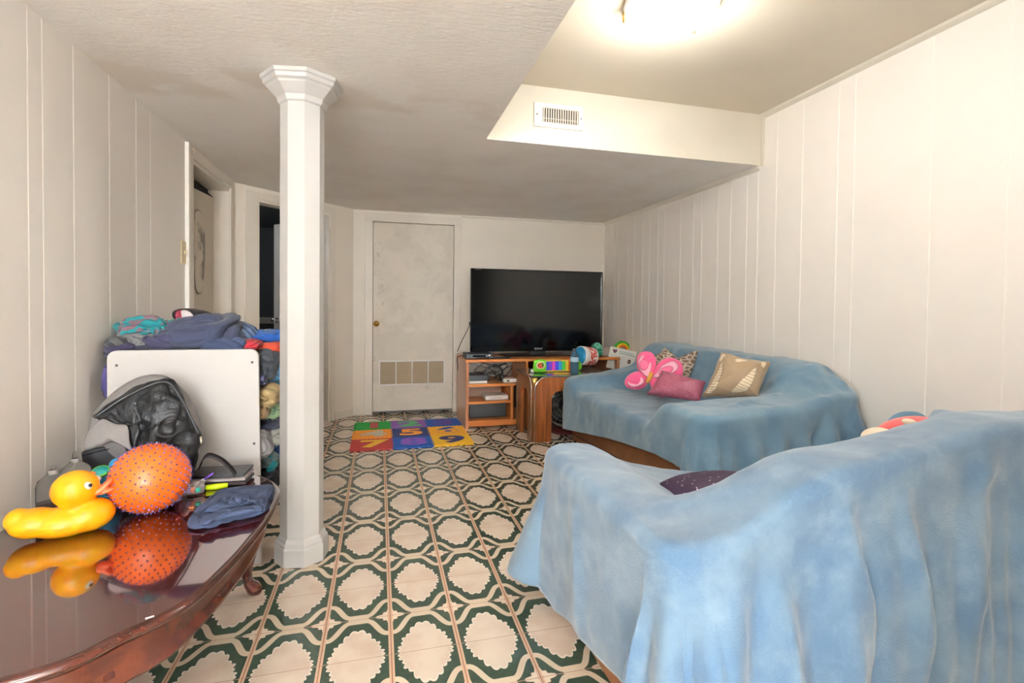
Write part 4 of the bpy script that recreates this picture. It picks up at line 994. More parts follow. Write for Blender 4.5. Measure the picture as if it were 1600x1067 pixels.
# grey carton and white product box
CARD, TEAL = flat('grey_card', S(176, 166, 158), .7), flat('teal_print', S(50, 120, 110), .6)
a0 = at(937, 544, y=4.86).x; a1 = at(957, 544, y=4.86).x; zt = at(945, 542, y=4.86).z
o = thing('grey_carton', (a0+.07, 4.9, SZ), 'grey printed carton standing left of the white product box', 'box')
box('carton', (a0, 4.84, SZ+.001), (a1+.02, 4.93, zt), CARD, o, bevel=.002); box('print', (a0+.01, 4.8385, zt-.07), (a0+.02, 4.840, zt-.012), BLACK, o); box('print', (a1-.01, 4.8385, zt-.09), (a1+.004, 4.840, zt-.004), TEAL, o)
wq = [at(954, 541, y=4.74), at(995, 550, y=4.62), at(993, 572, y=4.62), at(950, 570, y=4.74)]
o = thing('product_box', (wq[0]+wq[2])/2-Vector((0, 0, .1)), 'white product box with a plum heart and a small portrait leaning on the sofa arm', 'box')
xd = (wq[1]-wq[0]).normalized(); upv = Vector((.14, -.03, 1)).normalized(); nrm = xd.cross(upv).normalized(); upv = nrm.cross(xd)*-1
if upv.z < 0: upv = -upv
if nrm.y > 0: nrm = -nrm
Wd = (wq[1]-wq[0]).length; Hh = .22
V = [wq[0]-upv*Hh, wq[0]-upv*Hh+xd*Wd, wq[0]+xd*Wd, wq[0]]; V = [v for v in V]+[v-nrm*.07 for v in V]
mesh('carton', V, [(0, 1, 2, 3), (7, 6, 5, 4), (0, 4, 5, 1), (1, 5, 6, 2), (2, 6, 7, 3), (3, 7, 4, 0)], flat('white_card', S(228, 228, 222), .5), o, smooth=False)
def on_box(px, py): return wq[0]+xd*Wd*px-upv*Hh*py+nrm*.0012
def decal(name, pts, mat): return mesh(name, [on_box(a, b) for a, b in pts], [tuple(range(len(pts)))], mat, o, smooth=False)
hrt = [(.20+.085*(16*math.sin(t)**3)/16, .17-.12*(13*math.cos(t)-5*math.cos(2*t)-2*math.cos(3*t)-math.cos(4*t))/16) for t in [k*2*PI/36 for k in range(36)]]
decal('heart', hrt, flat('plum_print', S(112, 62, 92), .5))
decal('portrait', [(.80+.06*math.cos(t), .52+.10*math.sin(t)) for t in [k*2*PI/20 for k in range(20)]], flat('hair_print', S(60, 38, 30), .6)); 
mesh('face_print', [on_box(.80+.026*math.cos(t), .52+.05*math.sin(t))+nrm*.0006 for t in [k*2*PI/16 for k in range(16)]], [tuple(range(16))], flat('skin_print', S(206, 160, 130), .6), o, smooth=False)
for (a, b, c_, d_) in ((.36, .12, .88, .15), (.36, .20, .96, .235), (.08, .36, .13, .40), (.08, .48, .13, .52), (.18, .37, .6, .385), (.18, .49, .56, .505), (.08, .6, .13, .64)): decal('print_line', [(a, b), (c_, b), (c_, d_), (a, d_)], flat('pale_teal', S(130, 176, 172), .6))
# rainbow ring toy behind the box
rr_ = at(976, 545, y=4.80); o = thing('ring_toy', (rr_.x, 4.85, SZ), 'green, yellow and orange plastic rings behind the white product box', 'toy')
for r, c_, dy in ((.088, S(60, 176, 50), 0), (.066, S(240, 206, 40), -.006), (.050, S(238, 120, 40), -.010)):
    tube('ring', [(rr_.x+r*math.cos(t), 4.86+dy, rr_.z-.02+r*math.sin(t)) for t in [k*2*PI/32 for k in range(32)]], .0135, flat('ring_plastic', c_, .35), o, 10, True)
tube('handle', [(rr_.x+.08, 4.86, rr_.z-.04), (rr_.x+.12, 4.86, rr_.z-.06), (rr_.x+.13, 4.86, rr_.z-.12)], .013, flat('handle_yellow', S(240, 200, 60), .4), o)
box('foot', (rr_.x-.05, 4.83, SZ+.001), (rr_.x+.13, 4.90, rr_.z-.10), LIME, o, bevel=.01)

# ================================================================== FOAM NUMBER MATS
MX0, MY0, TS = -.215, 4.135, .328
EV = lambda n_: flat(n_[0], n_[1], .85)
rows = [  # nearest row first: (tile colour, digit, digit colour, words)
    [(S(186, 60, 56), '7', S(238, 190, 60), 'red foam tile with yellow 7'), (S(30, 88, 178), '8', S(136, 88, 190), 'bright blue foam tile with purple 8'), (S(244, 190, 40), '9', S(52, 52, 110), 'yellow foam tile with navy 9')],
    [(S(240, 152, 48), '4', S(196, 186, 170), 'orange foam tile with pale grey 4'), (S(44, 56, 116), '5', S(246, 160, 60), 'navy foam tile with orange 5'), (S(246, 176, 42), '6', S(30, 80, 170), 'amber foam tile with blue 6')],
    [(S(24, 152, 58), '1', S(190, 86, 84), 'green foam tile with red 1'), (S(140, 90, 176), '2', S(86, 176, 110), 'purple foam tile with green 2'), (S(36, 84, 176), '3', S(96, 70, 160), 'blue foam tile with violet 3')]]
def tooth(t): # shared jigsaw edge
    k = t*9; return .0075*(1 if (k % 1) > .5 else -1) if .06 < t < .94 else 0
def edge(a, b, outer, sgn=1):
    P = []; a = Vector(a); b = Vector(b); d = b-a; nrm_ = Vector((-d.y, d.x)).normalized()
    ts = [i/72 for i in range(72)]
    for t in ts:
        P.append(a+d*t+nrm_*tooth(t if sgn > 0 else 1-t)*sgn)
    return P
for j in range(3):
    for i in range(3):
        c_, dgt, dc_, words = rows[j][i]
        x0_, y0_ = MX0+i*TS, MY0+j*TS; x1_, y1_ = x0_+TS, y0_+TS
        pts = edge((x0_, y0_), (x1_, y0_), 0, 1)+edge((x1_, y0_), (x1_, y1_), 0, 1)+edge((x1_, y1_), (x0_, y1_), 0, -1)+edge((x0_, y1_), (x0_, y0_), 0, -1)
        o = prism('foam_tile', [(p.x, p.y) for p in pts], .001, .011, flat('foam', c_, .9))
        tag(o, words+' in the play mat on the floor', 'play mat tile', None)
        dm = text_mesh('numeral', dgt, .29, frame_m((x0_+TS/2+.01, y0_+TS/2, .0115), (1, 0, 0), (0, 1, 0)), flat('foam_digit', dc_, .9), o, .001, bold=.011, xs=1.5)

# ================================================================== WHITE STORAGE UNIT AND LAUNDRY
PY = 2.424; PX0, PX1 = -1.082, -.512; PTZ = .955
M = Mat('white_laminate', S(198, 195, 193), .4); LAM = M.m
un = thing('storage_unit', ((PX0+PX1)/2, 2.9, 0), 'white laminate storage unit against the left wall heaped with clothes', 'storage unit')
def endpanel(y):
    r = .035; pts = [(PX0, 0), (PX1+.012, 0), (PX1, PTZ-r)]+[(PX1-r+r*math.cos(t), PTZ-r+r*math.sin(t)) for t in np.linspace(.15, PI/2, 6)]+[(PX0+r-r*math.sin(t), PTZ-r+r*math.cos(t)) for t in np.linspace(0, PI/2, 6)]
    return prism('end_panel', pts, y, y+.018, LAM, un, axis='y', bevel=.002)
ep = endpanel(PY); endpanel(PY+.93)
for (u_, v_) in ((182, 571), (394, 566), (397, 693)):
    q = at(u_, v_, y=PY); lathe('bolt', [(.001, .0025), (.004, .002), (.0055, 0)], (q.x, PY, q.z), flat('bolt_steel', S(70, 66, 66), .4, metal=.8), ep, 10, axis=(0, -1, 0))
box('bottom_board', (PX0+.01, PY+.018, .10), (PX1-.01, PY+.93, .12), LAM, un, bevel=.002)
box('back_board', (PX0, PY+.018, .10), (PX0+.012, PY+.93, .90), LAM, un)
box('rail', (PX1-.03, PY+.35, .20), (PX1-.012, PY+.93, .26), LAM, un, bevel=.002)
def cloth_mat(name, c, c2=None, sc=20, kind='plain'):
    c = tuple(v*.62 for v in c); c2 = tuple(v*.62 for v in c2) if c2 else None
    M = Mat(name, c, .95, sheen=.1)
    if c2 is None: M.color(M.mix(M.noise(9, 3), c, tuple(v*.8 for v in c)))
    elif kind == 'spots': M.color(M.mix(X(M.nt, M.voro(sc).outputs['Distance']).lt(.33), c, c2))
    elif kind == 'blot': M.color(M.mix(M.noise(sc, 3, None, .5, .6).step(.52, .58), c, c2))
    else:
        x, y, z = M.sep(M.coord()); M.color(M.mix(((x+y*.6+z)*sc).fr().lt(.4), c, c2))
    M.bump(M.noise(220, 2), .2, .002); return M.m
def wrinkle(v, p, r, sc, seed, amp):
    q = Vector((v.x*r[0]*sc, v.y*r[1]*sc, v.z*r[2]*sc*2.0))+Vector((seed*5.1, seed*2.3, seed*.7))
    w1 = nvec(q*.5)*1.3
    a = max(0, 1-abs(noise.noise(q+w1))*5.0)**1.6; b = max(0, 1-abs(noise.noise(q*2.3+w1*2.2))*4.5)**1.5; c = noise.noise(q*.8)
    return amp*(c*1.3-a*.95-b*.40+.35)
def garment(c, r, mat, label, rotz=0, tilt=0, seed=0, amp=.022, sc=11, grp=None, cat='clothing', name='garment', flatz=None):
    R3 = Matrix.Rotation(rotz, 3, 'Z') @ Matrix.Rotation(tilt, 3, 'Y')
    big = r[0] > .1
    V, F = ellip_geo((0, 0, 0), (1, 1, 1), 120 if big else 72, 64 if big else 40); out = []
    for v in V:
        s = Vector([math.copysign(abs(q)**.8, q) for q in v]); p = Vector((s.x*r[0], s.y*r[1], s.z*r[2]))
        p += v.normalized()*wrinkle(v, p, r, sc, seed, amp)
        out.append(Vector(c)+R3 @ p)
    o = mesh(name, out, F, mat); return tag(o, label, cat, grp)
NAVY, NAVY2 = cloth_mat('navy_jersey', S(58, 62, 88)), cloth_mat('indigo_jersey', S(66, 62, 92))
NV = lambda u_, v_, y: at(u_, v_, y=y)
def gpx(u_, v_, y, wpx, hpx, dep, mat, label, **kw):
    c = at(u_, v_, y=y); s = FPX/((c-Vector((0, 0, CAMZ))).dot(Vector(_f))); return garment(c, (wpx/2/s, dep, hpx/2/s), mat, label, **kw)
gpx(280, 545, 2.74, 185, 40, .24, cloth_mat('dark_jersey', S(44, 44, 60)), 'dark clothes pressed flat at the base of the heap along the panel top', seed=1, amp=.015)
gpx(232, 530, 2.62, 70, 26, .09, cloth_mat('grey_print', S(122, 120, 118), S(90, 88, 90), 30, 'blot'), 'grey shirt rolled under the teal printed cloth', seed=2)
gpx(228, 514, 2.66, 84, 28, .10, cloth_mat('teal_print_cloth', S(22, 150, 158), S(150, 110, 120), 24, 'blot'), 'teal cloth with pink and white print at the left of the heap', seed=3, amp=.03)
gpx(281, 507, 2.68, 34, 14, .05, cloth_mat('teal_print_cloth2', S(40, 160, 160), S(200, 220, 210), 40, 'blot'), 'crumpled teal and white scrap of cloth beside the dark cap', seed=4)
gpx(187, 536, 2.56, 26, 18, .06, cloth_mat('charcoal_grey', S(104, 102, 98), S(50, 50, 54), 14, 'stripe'), 'grey sock-like roll overhanging the left end of the heap', seed=5, amp=.012)
gpx(192, 544, 2.55, 46, 14, .06, cloth_mat('purple_dark', S(50, 40, 74)), 'deep purple cloth under the grey roll at the left end', seed=6, amp=.014)
gpx(318, 520, 2.64, 118, 48, .15, NAVY, 'large navy sweatshirt draped over the middle of the heap', seed=7, tilt=-.12, amp=.034, sc=6)
gpx(265, 538, 2.57, 60, 26, .07, NAVY2, 'indigo shirt bunched below the navy sweatshirt', seed=8, amp=.028)
gpx(352, 537, 2.56, 66, 26, .08, cloth_mat('blue_navy', S(56, 68, 100)), 'folded navy trousers at the right front of the heap', seed=9, amp=.016)
# cap / shoe : black with white and maroon
cp = gpx(305, 497, 2.80, 60, 26, .09, flat('black_nylon', S(26, 24, 28), .5), 'black, white and maroon cap on top of the clothes heap', seed=10, amp=.006, cat='cap', name='cap', tilt=.25)
q = at(292, 494, y=2.71); ellip('white_panel', q, (.035, .012, .024), flat('white_cloth', S(220, 214, 216), .8), cp, rot=Matrix.Rotation(.8, 3, 'Y'), label='white panel')
q = at(281, 494, y=2.72); ellip('maroon_panel', q, (.018, .03, .03), flat('maroon_cloth', S(130, 30, 52), .8), cp, label='maroon panel')
gpx(374, 522, 2.74, 40, 34, .09, cloth_mat('light_blue_stripe', S(128, 154, 190), S(66, 84, 120), 26, 'stripe'), 'light blue striped shirt at the right of the navy sweatshirt', seed=11, amp=.02)
gpx(394, 538, 2.60, 30, 15, .07, cloth_mat('red_cloth', S(214, 44, 60)), 'bright red shirt at the right front corner of the heap', seed=12, amp=.01)
gpx(420, 526, 2.80, 56, 18, .12, cloth_mat('blue_white_graphic', S(24, 84, 170), S(30, 110, 200), 16, 'blot'), 'royal blue shirt lying on the right of the heap', seed=13, amp=.012)
gpx(428, 519, 2.92, 40, 9, .08, cloth_mat('white_graphic', S(226, 222, 232), S(44, 40, 70), 40, 'blot'), 'white shirt with dark print on top of the royal blue shirt', seed=14, amp=.005)
gpx(424, 542, 2.78, 56, 20, .14, cloth_mat('orange_cloth', S(228, 78, 44)), 'orange shirt below the royal blue shirt', seed=15, amp=.012)
gpx(432, 552, 2.86, 40, 12, .12, cloth_mat('green_stripe', S(70, 176, 96), S(196, 226, 190), 40, 'stripe'), 'green and white striped cloth under the orange shirt', seed=16, amp=.006)
gpx(434, 561, 2.88, 50, 22, .14, cloth_mat('olive_cloth', S(92, 84, 58)), 'olive cloth in the open side of the unit', seed=17, amp=.008)
gpx(412, 572, 2.66, 44, 52, .15, cloth_mat('charcoal_cloth', S(58, 62, 68)), 'charcoal shirt hanging out of the upper open side', seed=18, tilt=.5, amp=.014)
gpx(428, 577, 2.70, 26, 38, .05, cloth_mat('light_denim', S(110, 176, 216), S(72, 134, 180), 60, 'blot'), 'light blue patterned cloth over the charcoal shirt', seed=19, tilt=.35, amp=.010)
gpx(407, 592, 2.52, 20, 20, .05, cloth_mat('violet_grey', S(84, 84, 122)), 'violet grey cloth peeping out beside the end panel', seed=20, amp=.01)
gpx(432, 600, 2.78, 40, 28, .12, cloth_mat('teal_blue_cloth', S(26, 112, 142)), 'petrol blue cloth in the middle of the open side', seed=21, amp=.016)
gpx(412, 617, 2.60, 40, 34, .10, cloth_mat('tan_cloth', S(214, 186, 130)), 'tan shirt bulging from the open side', seed=22, amp=.02)
gpx(434, 620, 2.84, 30, 22, .10, cloth_mat('lilac_grey', S(168, 160, 172), S(120, 150, 176), 14, 'blot'), 'lilac grey cloth behind the tan shirt', seed=23, amp=.012)
gpx(426, 630, 2.78, 24, 10, .08, cloth_mat('scarlet_cloth', S(196, 62, 56)), 'thin red cloth squeezed under the lilac grey cloth', seed=24, amp=.006)
gpx(408, 640, 2.58, 22, 24, .08, cloth_mat('sand_cloth', S(196, 160, 112)), 'sand coloured cloth below the tan shirt', seed=25, amp=.01)
gpx(424, 644, 2.70, 40, 26, .10, cloth_mat('green_print', S(158, 186, 140), S(96, 130, 96), 46, 'blot'), 'pale green printed cloth in the middle of the open side', seed=26, amp=.016)
gpx(416, 660, 2.66, 46, 18, .10, cloth_mat('ink_cloth', S(36, 42, 62)), 'ink blue cloth under the pale green print', seed=27, amp=.012)
gpx(420, 676, 2.72, 46, 40, .12, cloth_mat('stone_cloth', S(182, 178, 166)), 'stone grey cloth in the lower open side', seed=28, tilt=-.5, amp=.02)
gpx(408, 692, 2.56, 28, 44, .07, cloth_mat('white_tee', S(232, 230, 232)), 'white shirt hanging beside the end panel', seed=29, amp=.014)
gpx(430, 703, 2.80, 28, 30, .10, cloth_mat('deep_blue', S(24, 76, 134)), 'deep blue cloth low in the open side', seed=30, amp=.012)
gpx(418, 718, 2.62, 34, 18, .07, cloth_mat('grey_green', S(120, 140, 140)), 'grey green cloth under the white shirt', seed=31, amp=.012)
gpx(424, 724, 2.60, 14, 26, .04, cloth_mat('aqua', S(30, 162, 172)), 'small aqua cloth dangling low on the open side', seed=32, amp=.01)
gpx(418, 742, 2.68, 46, 40, .14, cloth_mat('black_blue', S(30, 34, 46)), 'blackish clothes at the bottom of the open side', seed=33, amp=.016)
gpx(436, 742, 2.74, 22, 20, .08, cloth_mat('black_white', S(52, 56, 60), S(150, 150, 150), 50, 'blot'), 'black and grey flecked cloth at the lowest right of the heap', seed=34, amp=.01)
gpx(174, 594, 2.50, 16, 60, .06, cloth_mat('violet_cloth', S(64, 52, 104)), 'violet cloth pinched between the end panel and the left wall', seed=35, amp=.006)

# ================================================================== COFFEE TABLE
TZ = .45
ctl = [(-.347, 1.93), (-.350, 1.75), (-.372, 1.56), (-.412, 1.37), (-.455, 1.285), (-.52, 1.222), (-.575, 1.160), (-.65, 1.128), (-.76, 1.10), (-.90, 1.10), (-1.0, 1.13), (-1.07, 1.20), (-1.10, 1.30), (-1.125, 1.5), (-1.125, 1.9), (-1.10, 2.12), (-1.02, 2.26), (-.88, 2.34), (-.73, 2.365), (-.57, 2.325), (-.46, 2.255), (-.39, 2.15), (-.355, 2.04)]
out2 = [(p.x, p.y) for p in spline([(a, b, 0) for a, b in ctl], 6, True)]
tb_ = thing('coffee_table', (-.74, 1.73, 0), 'glossy dark cherry coffee table with scalloped edge and cabriole legs by the left wall', 'coffee table')
def offs(pts, d):
    n = len(pts); o = []
    for i in range(n):
        a = Vector(pts[i-1]); b = Vector(pts[(i+1) % n]); t = (b-a).normalized(); nr = Vector((t.y, -t.x)); o.append((pts[i][0]-nr.x*d, pts[i][1]-nr.y*d))
    return o
# orientation check: positive d must shrink
def area(p): return .5*sum(p[i][0]*p[(i+1) % len(p)][1]-p[(i+1) % len(p)][0]*p[i][1] for i in range(len(p)))
sg = 1 if abs(area(offs(out2, .01))) < abs(area(out2)) else -1
prof = [(.020, TZ), (.014, TZ-.0008), (.006, TZ-.003), (.001, TZ-.008), (.0, TZ-.013), (.003, TZ-.019), (.010, TZ-.023), (.014, TZ-.026), (.018, TZ-.031), (.035, TZ-.033)]
rings_ = [[(x, y, z) for x, y in offs(out2, sg*d)] for d, z in prof]
V, F, FM = [], [], []; n_ = len(out2)
for r_ in rings_: V += r_
for i in range(len(rings_)-1):
    for k in range(n_): F.append((i*n_+k, i*n_+(k+1) % n_, (i+1)*n_+(k+1) % n_, (i+1)*n_+k)); FM.append(1 if i > 0 else 1)
F.append(tuple(range(n_))); FM.append(0); F.append(tuple((len(rings_)-1)*n_+k for k in range(n_))[::-1]); FM.append(1)
tt = mesh('tabletop', V, F, CHTOP, tb_, smooth=False, mats=[CHTOP, CHERRY], fm=FM)
tt.data.polygons.foreach_set('use_smooth', [True]*(len(F)-2)+[False, False])
ap = offs(out2, sg*.062); V = []; F = []
prf = [(0, TZ-.038), (0, TZ-.10), (-.004, TZ-.115), (-.014, TZ-.125), (-.014, TZ-.135), (.004, TZ-.14), (.02, TZ-.14)]
for d, z in prf: V += [(x, y, z) for x, y in offs(out2, sg*(.062+d))]
for i in range(len(prf)-1):
    for k in range(n_): F.append((i*n_+k, i*n_+(k+1) % n_, (i+1)*n_+(k+1) % n_, (i+1)*n_+k))
mesh('apron', V, F, CHERRYL, tb_)
def cabriole(x, y, ox, oy):
    pts = [(x, y, .38, .036), (x+ox*.012, y+oy*.012, .33, .044), (x+ox*.030, y+oy*.030, .27, .040), (x+ox*.022, y+oy*.022, .19, .026), (x+ox*.004, y+oy*.004, .11, .018), (x+ox*.008, y+oy*.008, .06, .018), (x+ox*.028, y+oy*.028, .032, .027), (x+ox*.038, y+oy*.038, .014, .026), (x+ox*.038, y+oy*.038, .002, .020)]
    sp = spline([(a, b, c) for a, b, c, d in pts], 5); rr2 = []
    for i in range(len(pts)-1): rr2 += [pts[i][3]+(pts[i+1][3]-pts[i][3])*k/5 for k in range(5)]
    rr2.append(pts[-1][3]); return tube('leg', sp, rr2, CHERRY, tb_, 14)
cabriole(-.50, 2.16, .75, .45); cabriole(-.60, 1.30, .7, -.7); cabriole(-1.0, 2.12, -.3, .5); cabriole(-1.0, 1.28, -.3, -.6)
# carved shell ornament in the middle of the near apron
lathe('carved_boss', [(.001, .012), (.012, .012), (.02, .006), (.03, .010), (.036, 0)], (-.86, 1.148, TZ-.105), CHERRY, tb_, 20, axis=(0, -1, 0))
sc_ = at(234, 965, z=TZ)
tag(box('white_fleck', (sc_.x-.008, sc_.y-.003, TZ+.0003), (sc_.x+.008, sc_.y+.003, TZ+.0012), WHITE, rot=.4), 'tiny white fleck on the glossy table top', 'scrap')  # small plain white fleck on the table top
tag(box('wood_stick', (-.625, 1.93, TZ+.001), (-.61, 1.945, TZ+.007), WALN), 'tiny brown chip on the table beside the orange ball', 'chip')

# ---- ball
br = .117; bc = Vector((-.738, 1.93, TZ+.117))
M = Mat('orange_rubber', S(228, 98, 24), .4, coat=.1); ORB = M.m; SPK = flat('blue_nub', S(80, 62, 120), .6)
V, F = ellip_geo((0, 0, 0), (br, br, br*.955), 48, 30); FM = [0]*len(F)
N = 430; ga = PI*(3-5**.5)
for k in range(N):
    zz_ = 1-2*(k+.5)/N; r_ = math.sqrt(1-zz_*zz_); a = ga*k; d = Vector((r_*math.cos(a), r_*math.sin(a), zz_)); p = Vector((d.x*br, d.y*br, d.z*br*.955))
    e1 = d.orthogonal().normalized(); e2 = d.cross(e1); b = len(V)
    for (rad, h) in ((.0030, -.001), (.0024, .003), (.0010, .0058)):
        for q in range(6): V.append(p+d*h+(e1*math.cos(q*PI/3)+e2*math.sin(q*PI/3))*rad)
    for l in range(2):
        for q in range(6): F.append((b+l*6+q, b+l*6+(q+1) % 6, b+(l+1)*6+(q+1) % 6, b+(l+1)*6+q)); FM.append(1)
    F.append(tuple(b+12+q for q in range(6))); FM.append(1)
o = mesh('spiky_ball', [v+bc for v in V], F, ORB, mats=[ORB, SPK], fm=FM); tag(o, 'orange rubber ball covered in small blue nubs on the coffee table', 'ball')

# ---- rubber duck
YEL = flat('yellow_vinyl', S(233, 162, 3), .38, coat=.15, sss=.15)
hd = at(115, 772, y=1.80); dk0 = Vector((-.918, 1.80, TZ)); DS = .81
dk = thing('rubber_duck', dk0, 'large yellow rubber duck at the left of the coffee table', 'rubber duck')
dr = Vector((.93, .30, 0)).normalized(); ang_ = math.atan2(dr.y, dr.x); RZ = Matrix.Rotation(ang_, 3, 'Z')
def dpos(a, z, s=0): return dk0+(dr*a+Vector((-dr.y, dr.x, 0))*s+Vector((0, 0, z)))*DS
def dr3(*v): return tuple(q*DS for q in v)
blob('body', [(dpos(.015, .052), dr3(.125, .082, .054), RZ), (dpos(.075, .062), dr3(.082, .078, .060), RZ), (dpos(-.078, .064), dr3(.075, .066, .052), RZ), (dpos(-.122, .084), dr3(.040, .045, .040), RZ),
              (dpos(.040, .110), dr3(.050, .05, .04), RZ), (dpos(.036, .166), dr3(.074, .072, .069), RZ)], YEL, dk, .0045, 7)
BEAK = flat('beak_orange', S(246, 120, 80), .4)
bk = dpos(.103, .150)
blob('beak', [(bk, dr3(.034, .032, .014), RZ @ Matrix.Rotation(-.45, 3, 'Y')), (bk+(dr*.022+Vector((0, 0, .016)))*DS, dr3(.030, .026, .010), RZ @ Matrix.Rotation(-.75, 3, 'Y')), (bk+(dr*.018+Vector((0, 0, -.008)))*DS, dr3(.030, .024, .009), RZ @ Matrix.Rotation(-.2, 3, 'Y'))], BEAK, dk, .0025, 3)
hc_ = dpos(.036, .166)
for sd in (-1, 1):
    dv_ = (dr*.62+Vector((-dr.y, dr.x, 0))*sd*.70+Vector((0, 0, .30))).normalized()
    ep_ = hc_+Vector((dv_.x*.0725, dv_.y*.0725, dv_.z*.068))*DS
    qe = Vector((0, 0, 1)).rotation_difference(dv_).to_matrix()
    e = ellip('eye', ep_-dv_*.002, (.012, .010, .0045), flat('eye_white', S(246, 240, 230), .4), dk, qe); ellip('pupil', ep_+dv_*.0015+dr*.003, (.0055, .0055, .0025), BLACK, e, qe)

# ---- clear bottles by the wall
CLR = flat('clear_plastic', (.97, .97, .98), .05, trans=1.0, ior=1.08)
for i, (u_, v_, y_, wd) in enumerate(((83, 790, 1.93, 1), (118, 770, 2.06, 1.05))):
    q = at(u_, v_, y=y_); c_ = Vector((max(q.x, XL+.055), y_, TZ))
    o = thing('clear_bottle', c_, ['clear domed plastic bottle with dark foot nearest the left wall behind the duck', 'clear domed plastic bottle beside the black case, farther from the viewer'][i], 'bottle')
    lathe('bottle_body', [(.001, .002), (.040*wd, .002), (.042*wd, .01), (.042*wd, .115), (.037*wd, .132), (.016, .150), (.009, .158), (.0075, .180), (.004, .186), (.001, .187)], c_, CLR, o, 32)
    lathe('foot_band', [(.001, .0035), (.0385*wd, .0035), (.0400*wd, .01), (.0400*wd, .060), (.001, .061)], c_, flat('dark_liquid', S(66, 52, 46), .3), o, 32)
    lathe('collar', [(.012, .150), (.013, .155), (.011, .162), (.0095, .163)], c_, flat('collar_clear', S(200, 196, 190), .2, trans=.6), o, 20)

# ---- bright blue toy behind the beak
BLU, TEALP = flat('cyan_plastic', S(20, 150, 200), .35), flat('teal_plastic', S(30, 160, 160), .35)
q = at(158, 760, y=2.02); ty = thing('bird_toy', (q.x, 2.02, TZ), 'cyan toy with teal disc hat and a white eye between the duck and the ball', 'toy')
blob('body', [((q.x+.01, 2.03, TZ+.04), (.045, .04, .04), None), ((q.x+.02, 2.03, TZ+.09), (.03, .03, .04), None), ((q.x+.035, 2.04, TZ+.13), (.022, .022, .03), None)], BLU, ty, .005, 3)
h_ = at(157, 736, y=2.0); lathe('disc_hat', [(.001, -.005), (.020, -.005), (.023, 0), (.020, .004), (.001, .006)], h_, TEALP, ty, 24, axis=(.1, -.5, .85)); lathe('hat_rim', [(.020, -.006), (.025, -.004), (.025, .002), (.020, .003)], h_, LIME, ty, 24, axis=(.1, -.5, .85))
e_ = at(150, 748, y=1.97); ellip('eye', e_, (.016, .010, .011), WHITE, ty); ellip('pupil', e_+Vector((-.013, -.004, 0)), (.004, .004, .005), BLACK, ty)
tube('orange_loop', [at(u_, v_, y=1.99) for u_, v_ in ((139, 744), (143, 739), (150, 740))], .006, ORANGE, ty)

# ---- black case leaning
cq = [at(121, 709, y=2.13), at(200, 690, y=2.19)]
o = thing('laptop_case', (-1.0, 2.15, TZ), 'flat black case standing on edge behind the bottles', 'case')
V = []
for dy in (0, .035):
    V += [(cq[0].x+.02, 2.13+dy, TZ+.002), (cq[1].x+.07, 2.17+dy, TZ+.002), (cq[1].x+.07, 2.19+dy, cq[1].z+.02), (cq[0].x, 2.15+dy, cq[0].z)]
mc = mesh('case_body', V, [(0, 1, 2, 3), (7, 6, 5, 4), (0, 4, 5, 1), (1, 5, 6, 2), (2, 6, 7, 3), (3, 7, 4, 0)], flat('case_black', S(20, 18, 20), .7, spec=.25), o, smooth=False); b = mc.modifiers.new('b', 'BEVEL'); b.width = .006; b.segments = 3
tube('seam', [(cq[0].x+.006, 2.146, cq[0].z-.012), (cq[1].x+.06, 2.186, cq[1].z+.006)], .002, BLACK, o)

# ---- backpack leaning on the white panel
M = Mat('black_leatherette', S(20, 19, 20), .5, spec=.3); M.bump(M.noise(10, 4, None, .6, .8), .6, .03); BL = M.m
M = Mat('grey_canvas', S(140, 134, 132), .9); M.color(M.mix(M.noise(200, 2), S(128, 123, 121), S(106, 102, 100))); GC = M.m
nbp = Vector((.05, -.95, .3)).normalized(); pbp = Vector((-.80, 2.20, .70))
bp = thing('backpack', (-.83, 2.2, TZ), 'grey and black backpack slumped against the white panel on the coffee table', 'backpack')
puff('shell', px_outline([(143, 648), (165, 622), (196, 598), (228, 585), (262, 587), (288, 606), (305, 634), (317, 666), (320, 690), (300, 712), (250, 735), (190, 735), (150, 710), (136, 680)], pbp+Vector((0, .055, 0)), nbp, 4), nbp, .075, GC, bp, 12, wr=.008, seed=3)
puff('front_panel', px_outline([(142, 650), (175, 626), (215, 602), (252, 591), (275, 596), (290, 622), (304, 652), (312, 682), (312, 712), (305, 748), (270, 760), (220, 745), (200, 705), (185, 672), (160, 665)], pbp-Vector((0, .01, 0)), nbp, 5), nbp, .085, BL, bp, 26, wr=.018, wsc=9, seed=5, fold=(.016, 11))
puff('side_flap', px_outline([(131, 684), (144, 664), (162, 652), (182, 662), (200, 664), (204, 690), (206, 704), (190, 696), (176, 690), (155, 698), (131, 704)], pbp-Vector((0, .10, 0)), nbp, 4), nbp, .014, GC, bp, 8, wr=.005, label='pale grey folded side flap')
puff('side_pocket', px_outline([(262, 690), (290, 672), (306, 676), (312, 700), (300, 724), (280, 740), (262, 730)], pbp-Vector((0, .085, 0)), nbp, 4), nbp, .03, BL, bp, 8, wr=.01, seed=9)
tube('zipper', [on_plane(u_, v_, pbp-Vector((0, .085, 0)), nbp) for u_, v_ in spl] if False else [on_plane(p.x, p.y, pbp-Vector((0, .075, 0)), nbp) for p in spline([(148, 652, 0), (200, 618, 0), (256, 596, 0), (280, 618, 0), (298, 652, 0), (310, 678, 0)], 6)], .0035, BLACK, bp)
zq = on_plane(313, 682, pbp-Vector((0, .09, 0)), nbp); tube('zipper_pull', [zq, zq+Vector((.004, -.004, -.018)), zq+Vector((.006, -.004, -.032))], .0045, flat('zip_nickel', S(196, 188, 170), .3, metal=1), bp)
